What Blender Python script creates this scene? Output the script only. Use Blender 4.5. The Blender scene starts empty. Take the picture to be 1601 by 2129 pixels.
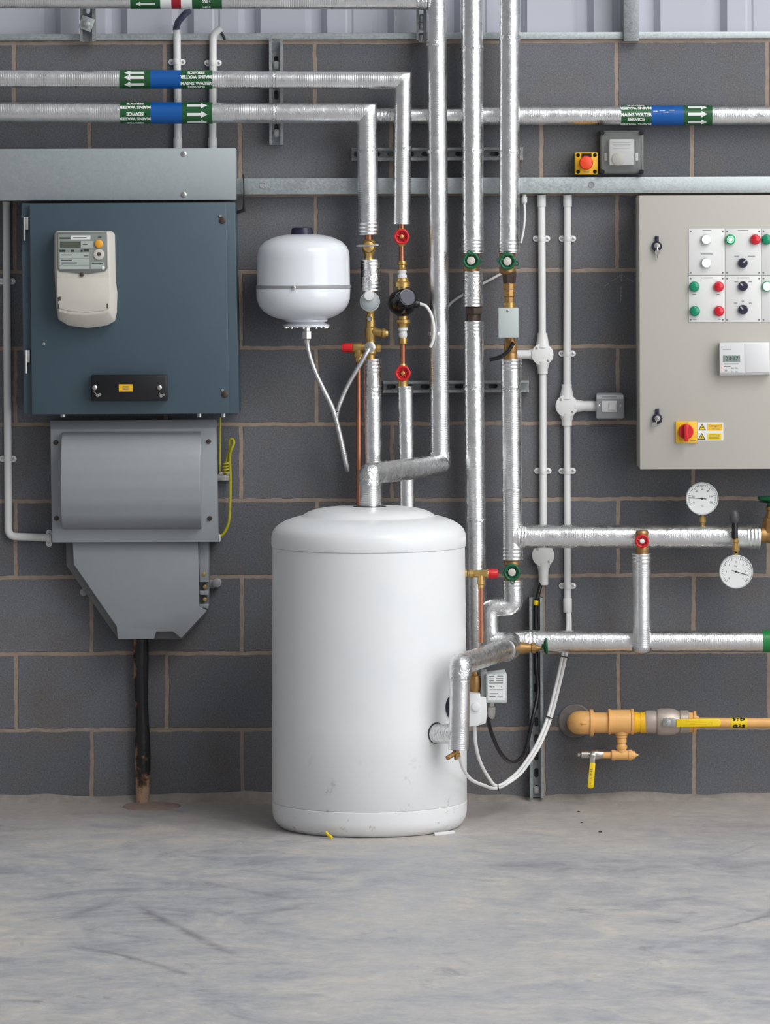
import bpy, bmesh, math, random
from mathutils import Vector, Matrix, noise

random.seed(7)
C = bpy.context.scene.collection
SC = bpy.context.scene

# ---------------------------------------------------------------- camera, light, exposure
F_PX = 9157.0            # focal length in pixels of the 1601 x 2129 frame
DIST = 13.0              # camera to block wall
EYE = 1.696              # camera height
CX, CY = 800.5, 470.0    # principal point of the (cropped) photograph
ROLL = 0.0035

cam_data = bpy.data.cameras.new('camera')
cam = bpy.data.objects.new('camera', cam_data)
C.objects.link(cam)
cam_data.sensor_fit = 'AUTO'
cam_data.sensor_width = 36.0
cam_data.lens = F_PX / 2129.0 * 36.0
cam_data.shift_x = 0.0
cam_data.shift_y = (CY - 1064.5) / 2129.0
cam_data.clip_end = 200
cam.matrix_world = Matrix.Translation((0, -DIST, EYE)) @ Matrix.Rotation(math.pi / 2, 4, 'X') @ Matrix.Rotation(-ROLL, 4, 'Z')
SC.camera = cam

SC.view_settings.view_transform = 'Standard'
SC.view_settings.look = 'None'
SC.view_settings.exposure = 0.25
SC.view_settings.gamma = 1.0
SC.view_settings.use_curve_mapping = False

world = bpy.data.worlds.new('world')
SC.world = world
world.use_nodes = True
wt = world.node_tree
wtc = wt.nodes.new('ShaderNodeTexCoord')
wsp = wt.nodes.new('ShaderNodeSeparateXYZ')
wt.links.new(wtc.outputs['Generated'], wsp.inputs[0])
wrp = wt.nodes.new('ShaderNodeValToRGB')          # dim end of the hall to the left, open door to the right
wmr = wt.nodes.new('ShaderNodeMapRange')
wmr.inputs['From Min'].default_value = -1.0
wmr.inputs['From Max'].default_value = 1.0
wt.links.new(wsp.outputs[0], wmr.inputs['Value'])
cr = wrp.color_ramp
cr.elements[0].position, cr.elements[0].color = 0.42, (0.20, 0.205, 0.215, 1)
cr.elements[1].position, cr.elements[1].color = 0.60, (0.46, 0.472, 0.49, 1)
wt.links.new(wmr.outputs[0], wrp.inputs[0])
wt.links.new(wrp.outputs[0], wt.nodes['Background'].inputs[0])
wt.nodes['Background'].inputs[1].default_value = 1.0


def area(name, loc, target, sx, sy, power, col=(1, 1, 1)):
    l = bpy.data.lights.new(name, 'AREA')
    l.shape = 'RECTANGLE'
    l.size, l.size_y = sx, sy
    l.energy = power
    l.color = col
    o = bpy.data.objects.new(name, l)
    C.objects.link(o)
    o.location = loc
    o.rotation_euler = (Vector(target) - Vector(loc)).to_track_quat('-Z', 'Y').to_euler()
    return o


area('rooflight_strip', (3.6, -4.2, 6.4), (0.9, -0.3, 0.8), 5.0, 2.4, 215, (1.0, 0.99, 0.97))
area('roller_door_daylight', (4.2, -4.6, 2.7), (0.5, 0, 1.6), 4.0, 4.4, 140, (0.97, 0.985, 1.0))

# ---------------------------------------------------------------- pixel -> place
def W(px, py, d=0.0):
    dx, dy = px - CX, py - CY
    u = dx * math.cos(ROLL) - dy * math.sin(ROLL)
    v = dx * math.sin(ROLL) + dy * math.cos(ROLL)
    k = (DIST - d) / F_PX
    return Vector((u * k, -d, EYE - v * k))


def S(d=0.0):
    return (DIST - d) / F_PX


# ---------------------------------------------------------------- materials
def lin(c):
    c /= 255.0
    return c / 12.92 if c <= 0.04045 else ((c + 0.055) / 1.055) ** 2.4


def rgb(r, g, b):
    return (lin(r), lin(g), lin(b), 1)


class N:
    """small node-tree helper"""
    def __init__(s, name):
        s.m = bpy.data.materials.new(name)
        s.m.use_nodes = True
        s.t = s.m.node_tree
        s.b = s.t.nodes['Principled BSDF']

    def n(s, typ, **kw):
        nd = s.t.nodes.new(typ)
        for k, v in kw.items():
            setattr(nd, k, v)
        return nd

    def l(s, a, b):
        s.t.links.new(a, b)

    def math(s, op, a, b=None, c=None, clamp=False):
        nd = s.n('ShaderNodeMath', operation=op, use_clamp=clamp)
        for i, v in enumerate((a, b, c)):
            if v is None:
                continue
            if isinstance(v, (int, float)):
                nd.inputs[i].default_value = v
            else:
                s.l(v, nd.inputs[i])
        return nd.outputs[0]

    def noise(s, vec, scale, detail=4, rough=0.55, dist=0.0):
        nd = s.n('ShaderNodeTexNoise')
        nd.inputs['Scale'].default_value = scale
        nd.inputs['Detail'].default_value = detail
        nd.inputs['Roughness'].default_value = rough
        nd.inputs['Distortion'].default_value = dist
        if vec is not None:
            s.l(vec, nd.inputs['Vector'])
        return nd.outputs['Fac']

    def ramp(s, fac, stops, interp='LINEAR'):
        nd = s.n('ShaderNodeValToRGB')
        cr = nd.color_ramp
        cr.interpolation = interp
        while len(cr.elements) < len(stops):
            cr.elements.new(0.5)
        for e, (p, c) in zip(cr.elements, stops):
            e.position = p
            e.color = c if len(c) == 4 else (*c, 1)
        s.l(fac, nd.inputs[0])
        return nd.outputs[0]

    def mix(s, fac, a, b, blend='MIX'):
        nd = s.n('ShaderNodeMix', data_type='RGBA', blend_type=blend)
        for sock, v in ((nd.inputs[0], fac), (nd.inputs[6], a), (nd.inputs[7], b)):
            if isinstance(v, (int, float)):
                sock.default_value = v
            elif isinstance(v, tuple):
                sock.default_value = v
            else:
                s.l(v, sock)
        return nd.outputs[2]

    def bump(s, h, strength, dist):
        nd = s.n('ShaderNodeBump')
        nd.inputs['Strength'].default_value = strength
        nd.inputs['Distance'].default_value = dist
        s.l(h, nd.inputs['Height'])
        s.l(nd.outputs[0], s.b.inputs['Normal'])

    def pos(s):
        return s.n('ShaderNodeNewGeometry').outputs['Position']


def g(v):
    return (v, v, v, 1)


def plain(name, col, rough=0.45, metal=0.0, var=0.06, scale=25.0, bump=0.0, spec=None, coat=0.0):
    k = N(name)
    p = k.pos()
    f = k.noise(p, scale, 4)
    lo = tuple(c * (1 - var) for c in col[:3]) + (1,)
    hi = tuple(min(1, c * (1 + var)) for c in col[:3]) + (1,)
    k.l(k.ramp(f, [(0.3, lo), (0.7, hi)]), k.b.inputs['Base Color'])
    k.b.inputs['Roughness'].default_value = rough
    k.b.inputs['Metallic'].default_value = metal
    if spec is not None:
        k.b.inputs['Specular IOR Level'].default_value = spec
    if coat:
        k.b.inputs['Coat Weight'].default_value = coat
        k.b.inputs['Coat Roughness'].default_value = 0.08
    if bump:
        k.bump(k.noise(p, scale * 6, 3), bump, 0.002)
    return k.m


def glow(name, col, strength, base=None):
    k = N(name)
    k.b.inputs['Base Color'].default_value = base or col
    k.b.inputs['Emission Color'].default_value = col
    k.b.inputs['Emission Strength'].default_value = strength
    k.b.inputs['Roughness'].default_value = 0.25
    return k.m


def make_foil(name, rib=0.5, wrinkle=0.6, base=0.80, rough=0.30, bstr=0.24):
    k = N(name)
    uv = k.n('ShaderNodeUVMap')
    sep = k.n('ShaderNodeSeparateXYZ')
    k.l(uv.outputs[0], sep.inputs[0])
    p = k.pos()
    ribs = k.math('SINE', k.math('MULTIPLY', sep.outputs[1], 2 * math.pi / 0.0052))
    patch = k.ramp(k.noise(p, 9, 3), [(0.42, g(0)), (0.58, g(1))])
    ribs = k.math('MULTIPLY', ribs, patch)
    n1 = k.noise(p, 55, 5, 0.65, 1.6)
    n2 = k.noise(p, 16, 3, 0.5, 0.8)
    vo = k.n('ShaderNodeTexVoronoi', feature='DISTANCE_TO_EDGE')
    vo.inputs['Scale'].default_value = 42
    mp = k.n('ShaderNodeVectorMath', operation='ADD')
    nz = k.n('ShaderNodeTexNoise')
    nz.inputs['Scale'].default_value = 24
    k.l(p, nz.inputs['Vector'])
    sc_ = k.n('ShaderNodeVectorMath', operation='SCALE')
    sc_.inputs['Scale'].default_value = 0.05
    k.l(nz.outputs['Color'], sc_.inputs[0])
    k.l(p, mp.inputs[0])
    k.l(sc_.outputs[0], mp.inputs[1])
    k.l(mp.outputs[0], vo.inputs['Vector'])
    cre = k.ramp(vo.outputs['Distance'], [(0.0, g(1)), (0.09, g(0))])
    h = k.math('MULTIPLY', n1, wrinkle)
    h = k.math('MULTIPLY_ADD', cre, 0.35 * wrinkle, h)
    h = k.math('MULTIPLY_ADD', n2, 0.8, h)
    h = k.math('MULTIPLY_ADD', ribs, 0.16 * rib, h)
    k.bump(h, bstr, 0.004)
    col = k.ramp(k.noise(p, 12, 4), [(0.3, g(base * 0.88)), (0.7, g(base))])
    k.l(col, k.b.inputs['Base Color'])
    k.b.inputs['Metallic'].default_value = 1.0
    r = k.ramp(k.noise(p, 38, 3), [(0.3, g(rough - 0.06)), (0.7, g(rough + 0.1))])
    k.l(r, k.b.inputs['Roughness'])
    return k.m


def make_galv(name, col, rough=0.42, metal=0.75, contrast=0.16):
    k = N(name)
    p = k.pos()
    vo = k.n('ShaderNodeTexVoronoi')
    vo.inputs['Scale'].default_value = 210
    k.l(p, vo.inputs['Vector'])
    sp = k.n('ShaderNodeSeparateColor')
    k.l(vo.outputs['Color'], sp.inputs[0])
    f = k.math('ADD', k.math('MULTIPLY', sp.outputs[0], 0.5), k.math('MULTIPLY', k.noise(p, 18, 5), 0.5))
    lo = tuple(c * (1 - contrast) for c in col[:3]) + (1,)
    hi = tuple(min(1, c * (1 + contrast)) for c in col[:3]) + (1,)
    k.l(k.ramp(f, [(0.25, lo), (0.75, hi)]), k.b.inputs['Base Color'])
    k.b.inputs['Metallic'].default_value = metal
    k.l(k.ramp(f, [(0.2, g(rough - 0.08)), (0.8, g(rough + 0.1))]), k.b.inputs['Roughness'])
    return k.m


def make_wall():
    k = N('concrete_block')
    p = k.pos()
    sep = k.n('ShaderNodeSeparateXYZ')
    k.l(p, sep.inputs[0])
    # wobble the joint lines a little
    wob = k.math('MULTIPLY', k.math('SUBTRACT', k.noise(p, 13, 3, 0.6), 0.5), 0.010)
    wob2 = k.math('MULTIPLY', k.math('SUBTRACT', k.noise(p, 60, 2, 0.6), 0.5), 0.004)
    ww = k.math('ADD', wob, wob2)
    cmb = k.n('ShaderNodeCombineXYZ')
    k.l(k.math('ADD', k.math('ADD', sep.outputs[0], ww), BRX), cmb.inputs[0])
    k.l(k.math('ADD', k.math('ADD', sep.outputs[2], ww), BRZ), cmb.inputs[1])
    br = k.n('ShaderNodeTexBrick', offset=0.5, offset_frequency=2)
    br.inputs['Scale'].default_value = 1.0
    br.inputs['Mortar Size'].default_value = 0.0068
    br.inputs['Mortar Smooth'].default_value = 0.25
    br.inputs['Bias'].default_value = 0.0
    br.inputs['Brick Width'].default_value = 0.4445
    br.inputs['Row Height'].default_value = 0.2253
    br.inputs['Color1'].default_value = rgb(94, 96, 101)
    br.inputs['Color2'].default_value = rgb(115, 116, 121)
    k.l(cmb.outputs[0], br.inputs['Vector'])
    grain = k.noise(p, 230, 4, 0.8)
    blotch = k.noise(p, 5.5, 5, 0.6)
    base = k.mix(k.ramp(blotch, [(0.45, g(0)), (0.70, g(0.75))]), br.outputs['Color'], rgb(106, 101, 98))
    bri = k.ramp(grain, [(0.28, g(0.6)), (0.5, g(1.0)), (0.74, g(1.5))])
    base = k.mix(1.0, base, bri, 'MULTIPLY')
    # a few pale specks and smears of dried cement
    speck = k.ramp(k.noise(p, 34, 4, 0.7), [(0.70, g(0)), (0.80, g(0.35))])
    base = k.mix(speck, base, rgb(150, 140, 130))
    mcol = k.ramp(k.noise(p, 22, 5, 0.7), [(0.3, rgb(140, 126, 115)), (0.7, rgb(166, 150, 135))])
    k.l(k.mix(br.outputs['Fac'], base, mcol), k.b.inputs['Base Color'])
    k.b.inputs['Roughness'].default_value = 0.9
    k.b.inputs['Specular IOR Level'].default_value = 0.25
    h = k.math('SUBTRACT', k.math('MULTIPLY', grain, 0.22), k.math('MULTIPLY', br.outputs['Fac'], 0.9))
    k.bump(h, 0.6, 0.004)
    return k.m


def make_floor():
    k = N('power_floated_concrete')
    p = k.pos()
    sep = k.n('ShaderNodeSeparateXYZ')
    k.l(p, sep.inputs[0])
    a = k.noise(p, 1.1, 7, 0.66, 0.8)
    b = k.noise(p, 3.6, 8, 0.72, 1.4)
    c = k.noise(p, 2.2, 5, 0.6, 0.6)
    f = k.math('ADD', k.math('MULTIPLY', a, 0.5), k.math('MULTIPLY', b, 0.5))
    col = k.ramp(f, [(0.37, rgb(150, 150, 157)), (0.46, rgb(174, 174, 177)), (0.54, rgb(188, 186, 183)), (0.64, rgb(206, 196, 184))])
    # dusty brownish band against the wall
    dust = k.math('MULTIPLY', k.ramp(sep.outputs[1], [(0.0, g(0)), (1.0, g(1))]), 1.0)
    mr = k.n('ShaderNodeMapRange')
    mr.inputs['From Min'].default_value = -1.15
    mr.inputs['From Max'].default_value = -0.25
    k.l(sep.outputs[1], mr.inputs['Value'])
    dust = k.math('MULTIPLY', mr.outputs[0], k.ramp(c, [(0.3, g(0.35)), (0.65, g(0.8))]))
    col = k.mix(dust, col, rgb(172, 161, 152))
    # dark scuffs
    sc = k.ramp(k.noise(p, 2.3, 9, 0.74, 1.6), [(0.30, g(0.6)), (0.41, g(0))])
    col = k.mix(sc, col, rgb(112, 111, 118))
    # three curved drag marks
    tot = None
    # drag marks left on the slab: (from, to, half width, strength, sag)
    for (ax, ay, bx, by, w, s, sag) in ((-.65, -1.87, -.32, -2.82, .022, .6, .02), (-.80, -2.25, -.66, -1.90, .03, .35, -.02), (.72, -2.46, .97, -1.83, .014, .55, .09), (-.69, -2.66, -.44, -3.06, .02, .6, -.02), (-.5, -1.55, -.15, -1.95, .02, .3, .03), (.9, -1.2, 1.02, -.95, .012, .4, 0), (-.28, -2.1, -.18, -1.95, .03, .3, 0)):
        L2 = (bx - ax) ** 2 + (by - ay) ** 2
        L = math.sqrt(L2)
        ux, uy = (bx - ax) / L, (by - ay) / L
        dx = k.math('SUBTRACT', sep.outputs[0], ax)
        dy = k.math('SUBTRACT', sep.outputs[1], ay)
        t_ = k.math('DIVIDE', k.math('ADD', k.math('MULTIPLY', dx, ux), k.math('MULTIPLY', dy, uy)), L)
        side = k.math('SUBTRACT', k.math('MULTIPLY', dx, uy), k.math('MULTIPLY', dy, ux))
        bow = k.math('MULTIPLY', k.math('MULTIPLY', t_, k.math('SUBTRACT', 1.0, t_)), 4 * sag)
        dd = k.math('ABSOLUTE', k.math('ADD', k.math('SUBTRACT', side, bow), k.math('MULTIPLY', k.math('SUBTRACT', b, 0.5), 0.07)))
        m = k.math('SUBTRACT', 1.0, k.math('DIVIDE', dd, w), clamp=True)
        ends = k.math('MULTIPLY', k.math('MULTIPLY', t_, 6.0, clamp=True), k.math('MULTIPLY', k.math('SUBTRACT', 1.0, t_), 6.0, clamp=True))
        m = k.math('MULTIPLY', k.math('MULTIPLY', m, ends), s)
        tot = m if tot is None else k.math('MAXIMUM', tot, m)
    tot = k.math('MULTIPLY', tot, k.ramp(k.noise(p, 6, 4, 0.6), [(0.35, g(0.25)), (0.6, g(1))]))
    col = k.mix(tot, col, rgb(98, 97, 104))
    # fine trowel grain, grit
    gr = k.ramp(k.noise(p, 26, 8, 0.78, 0.8), [(0.30, g(0.84)), (0.68, g(1.10))])
    col = k.mix(1.0, col, gr, 'MULTIPLY')
    k.l(col, k.b.inputs['Base Color'])
    k.l(k.ramp(b, [(0.3, g(0.42)), (0.7, g(0.62))]), k.b.inputs['Roughness'])
    k.b.inputs['Specular IOR Level'].default_value = 0.35
    k.bump(k.noise(p, 40, 5, 0.7), 0.12, 0.003)
    return k.m


def make_tank_white():
    k = N('white_enamel_jacket')
    p = k.pos()
    sep = k.n('ShaderNodeSeparateXYZ')
    k.l(p, sep.inputs[0])
    low = k.n('ShaderNodeMapRange')
    low.inputs['From Min'].default_value = 0.26
    low.inputs['From Max'].default_value = 0.02
    k.l(sep.outputs[2], low.inputs['Value'])
    d = k.ramp(k.noise(p, 21, 6, 0.75, 0.4), [(0.60, g(0)), (0.68, g(0.85))])
    d = k.math('MULTIPLY', d, low.outputs[0])
    base = k.ramp(k.noise(p, 6, 3), [(0.3, rgb(231, 233, 234)), (0.7, rgb(236, 237, 238))])
    k.l(k.mix(d, base, rgb(170, 150, 122)), k.b.inputs['Base Color'])
    k.b.inputs['Roughness'].default_value = 0.33
    return k.m


def make_rusty_cable():
    k = N('bitumen_wrapped_cable')
    p = k.pos()
    sep = k.n('ShaderNodeSeparateXYZ')
    k.l(p, sep.inputs[0])
    n = k.noise(p, 30, 5, 0.7)
    low = k.n('ShaderNodeMapRange')
    low.inputs['From Min'].default_value = 0.14
    low.inputs['From Max'].default_value = 0.02
    k.l(sep.outputs[2], low.inputs['Value'])
    e = k.n('ShaderNodeMapRange')
    e.inputs['From Min'].default_value = CABLE_X - 0.010
    e.inputs['From Max'].default_value = CABLE_X - 0.021
    k.l(sep.outputs[0], e.inputs['Value'])
    f = k.math('ADD', k.math('MULTIPLY', low.outputs[0], 0.33), k.math('MULTIPLY', e.outputs[0], 0.24))
    f = k.math('ADD', f, n)
    col = k.ramp(f, [(0.62, rgb(26, 25, 28)), (0.70, rgb(104, 72, 44)), (0.85, rgb(176, 146, 122))])
    k.l(col, k.b.inputs['Base Color'])
    k.l(k.ramp(f, [(0.6, g(0.35)), (0.75, g(0.8))]), k.b.inputs['Roughness'])
    k.bump(n, 0.5, 0.004)
    return k.m


BRX = -W(30, 1437).x + 4.445 + 0.4445 * 0  # filled in below
# row boundaries: mortar lines at 1517 and 1357; odd rows are not offset in the brick node
_z1517 = W(347, 1517).z
BRZ = 0.2253 * 20 - _z1517               # row 19 lies below this line, row 20 above
# row 20 (even) is offset by half a brick: joints where (x + BRX + w/2) is a multiple of w; that row (1357..1517) has a joint at px 347
BRX = -W(347, 1437).x + 0.4445 * 20.5
CABLE_X = W(295, 1500, 0.03).x

M = {}
M['wall'] = make_wall()
M['floor'] = make_floor()
M['tank'] = make_tank_white()
M['rust_cable'] = make_rusty_cable()
M['foil'] = make_foil('foil_faced_insulation', 0.4, 0.55, 0.93, 0.26)
M['foil_rib'] = make_foil('ribbed_foil_insulation', 1.0, 0.35, 0.91, 0.29, 0.25)
M['foil_dull'] = make_foil('crinkled_foil_tape', 0.2, 1.0, 0.82, 0.25, 0.42)
M['braid'] = make_foil('braided_steel_hose', 0.5, 0.3, 0.72, 0.4, 0.3)
M['galv'] = make_galv('galvanised_steel', rgb(180, 187, 188), 0.45, 0.55, 0.11)
M['galv_dark'] = make_galv('weathered_galvanised_steel', rgb(150, 155, 156), 0.5, 0.6)
M['galv_sheet'] = make_galv('galvanised_sheet_trunking', rgb(160, 167, 169), 0.5, 0.4, 0.025)
M['cladding'] = plain('coated_steel_cladding', rgb(184, 186, 196), 0.45, 0, 0.02, 3)
M['mortar'] = plain('cement_fillet', rgb(146, 139, 132), 0.9, 0, 0.14, 30, 0.6)
M['patch'] = plain('reddish_mortar_patch', rgb(146, 126, 118), 0.9, 0, 0.12, 40, 0.4)
M['pvc'] = plain('white_conduit_plastic', rgb(230, 230, 228), 0.4, 0, 0.02)
M['white'] = plain('white_plastic', rgb(222, 222, 222), 0.35, 0, 0.02)
M['vessel'] = plain('white_painted_steel', rgb(226, 230, 235), 0.2, 0, 0.015, 5)
M['off_white'] = plain('off_white_plastic', rgb(205, 200, 190), 0.4, 0, 0.02)
M['brass'] = plain('brass', rgb(196, 162, 98), 0.36, 0.75, 0.12, 60)
M['bronze'] = plain('bronze', rgb(168, 130, 82), 0.45, 0.7, 0.16, 50)
M['iron'] = plain('dark_iron', rgb(84, 70, 62), 0.5, 0.6, 0.15, 50)
M['copper'] = plain('copper', rgb(182, 120, 92), 0.38, 0.9, 0.12, 30)
M['steel'] = plain('zinc_plated_steel', rgb(188, 188, 186), 0.32, 0.9, 0.06, 60)
M['chrome'] = plain('nickel_plate', rgb(206, 202, 196), 0.22, 0.95, 0.05, 60)
M['red'] = plain('red_plastic', rgb(206, 30, 36), 0.35, 0, 0.05)
M['green_wheel'] = plain('green_enamel', rgb(16, 92, 58), 0.35, 0, 0.08)
M['black'] = plain('black_plastic', rgb(22, 22, 26), 0.3, 0, 0.1)
M['black_gloss'] = plain('gloss_black_casing', rgb(20, 20, 24), 0.12, 0, 0.1)
M['black_cable'] = plain('black_cable_sheath', rgb(20, 20, 24), 0.4, 0, 0.1)
M['navy'] = plain('dark_navy_plastic', rgb(34, 32, 58), 0.35, 0, 0.08)
M['blue_sheath'] = plain('slate_blue_sheath', rgb(70, 76, 100), 0.5, 0, 0.06)
M['cabinet'] = plain('blue_grey_paint', rgb(67, 85, 96), 0.42, 0, 0.03, 8)
M['cutout'] = plain('grey_moulded_plastic', rgb(151, 155, 159), 0.38, 0, 0.02)
M['cutout_dark'] = plain('grey_cast_backplate', rgb(112, 116, 116), 0.5, 0, 0.06, 40)
M['panel'] = plain('beige_grey_paint', rgb(186, 183, 174), 0.5, 0, 0.012, 4)
M['plate'] = plain('white_engraved_plate', rgb(222, 222, 220), 0.4, 0, 0.01)
M['ink'] = plain('grey_print', rgb(120, 120, 124), 0.6, 0, 0.05)
M['dark_ink'] = plain('dark_print', rgb(52, 54, 54), 0.6, 0, 0.05)
M['window_glass'] = plain('meter_faceplate', rgb(140, 148, 142), 0.18, 0, 0.02)
M['lcd'] = plain('unlit_display', rgb(84, 90, 78), 0.2, 0, 0.03)
M['lcd_grey'] = plain('grey_display', rgb(134, 148, 140), 0.2, 0, 0.03)
M['print_pale'] = plain('pale_printed_label', rgb(176, 184, 178), 0.4, 0, 0.02)
M['orange'] = plain('amber_button', rgb(236, 168, 48), 0.35, 0, 0.04)
M['estop'] = plain('orange_red_mushroom', rgb(236, 74, 34), 0.4, 0, 0.04)
M['yellow'] = plain('yellow_plastic', rgb(238, 186, 28), 0.4, 0, 0.03)
M['lemon'] = plain('yellow_vinyl', rgb(240, 206, 20), 0.4, 0, 0.04)
M['earth'] = plain('yellow_green_sheath', rgb(176, 168, 34), 0.45, 0, 0.15, 90)
M['gas'] = plain('ochre_gas_paint', rgb(234, 178, 108), 0.38, 0, 0.06, 22)
M['label_green'] = plain('green_vinyl_tape', rgb(26, 84, 42), 0.35, 0, 0.05)
M['label_bright_green'] = plain('bright_green_vinyl_tape', rgb(24, 128, 62), 0.35, 0, 0.05)
M['label_blue'] = plain('blue_vinyl_tape', rgb(0, 84, 160), 0.38, 0, 0.03)
M['label_red'] = plain('red_vinyl_tape', rgb(150, 22, 40), 0.38, 0, 0.04)
M['label_white'] = plain('white_vinyl_tape', rgb(226, 228, 226), 0.4, 0, 0.02)
M['stat_grey'] = plain('light_grey_casing', rgb(188, 196, 194), 0.4, 0, 0.02)
M['valve_metal'] = plain('dull_nickel_casting', rgb(190, 177, 167), 0.42, 0.35, 0.08, 40)
M['grey_paint'] = plain('grey_hammered_metal', rgb(150, 152, 156), 0.4, 0.0, 0.05)
M['lens_red'] = plain('red_lens', rgb(206, 30, 44), 0.18, 0, 0.05)
M['lens_green'] = plain('green_lens', rgb(16, 138, 102), 0.18, 0, 0.05)
M['lens_green_rim'] = plain('green_lens_rim', rgb(14, 160, 92), 0.18, 0, 0.05)
M['lit_green'] = glow('lit_green_lamp', (0.55, 1.0, 0.78, 1), 1.7, (0.1, 0.6, 0.3, 1))
M['lit_white'] = glow('lit_white_lamp', (1, 1, 0.98, 1), 1.5)
M['lit_red'] = glow('lit_red_indicator', (1, 0.25, 0.2, 1), 1.2)
M['collar'] = plain('grey_cement_collar', rgb(124, 120, 120), 0.9, 0, 0.12, 40, 0.4)
M['bulb'] = plain('dark_grey_rubber', rgb(74, 72, 76), 0.45, 0, 0.08)
M['chalk'] = plain('white_chalk', rgb(150, 150, 150), 0.95, 0, 0.2, 200)
M['hole'] = plain('black_recess', rgb(14, 14, 14), 0.9, 0, 0.1)


def make_clear(name, col, alpha):
    k = N(name)
    k.b.inputs['Base Color'].default_value = col
    k.b.inputs['Roughness'].default_value = 0.08
    k.b.inputs['Alpha'].default_value = alpha
    k.b.inputs['Specular IOR Level'].default_value = 0.6
    return k.m


M['clear'] = make_clear('clear_smoked_cover', rgb(150, 152, 146), 0.13)
M['clear_cup'] = make_clear('clear_bowl', rgb(190, 194, 200), 0.45)


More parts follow.
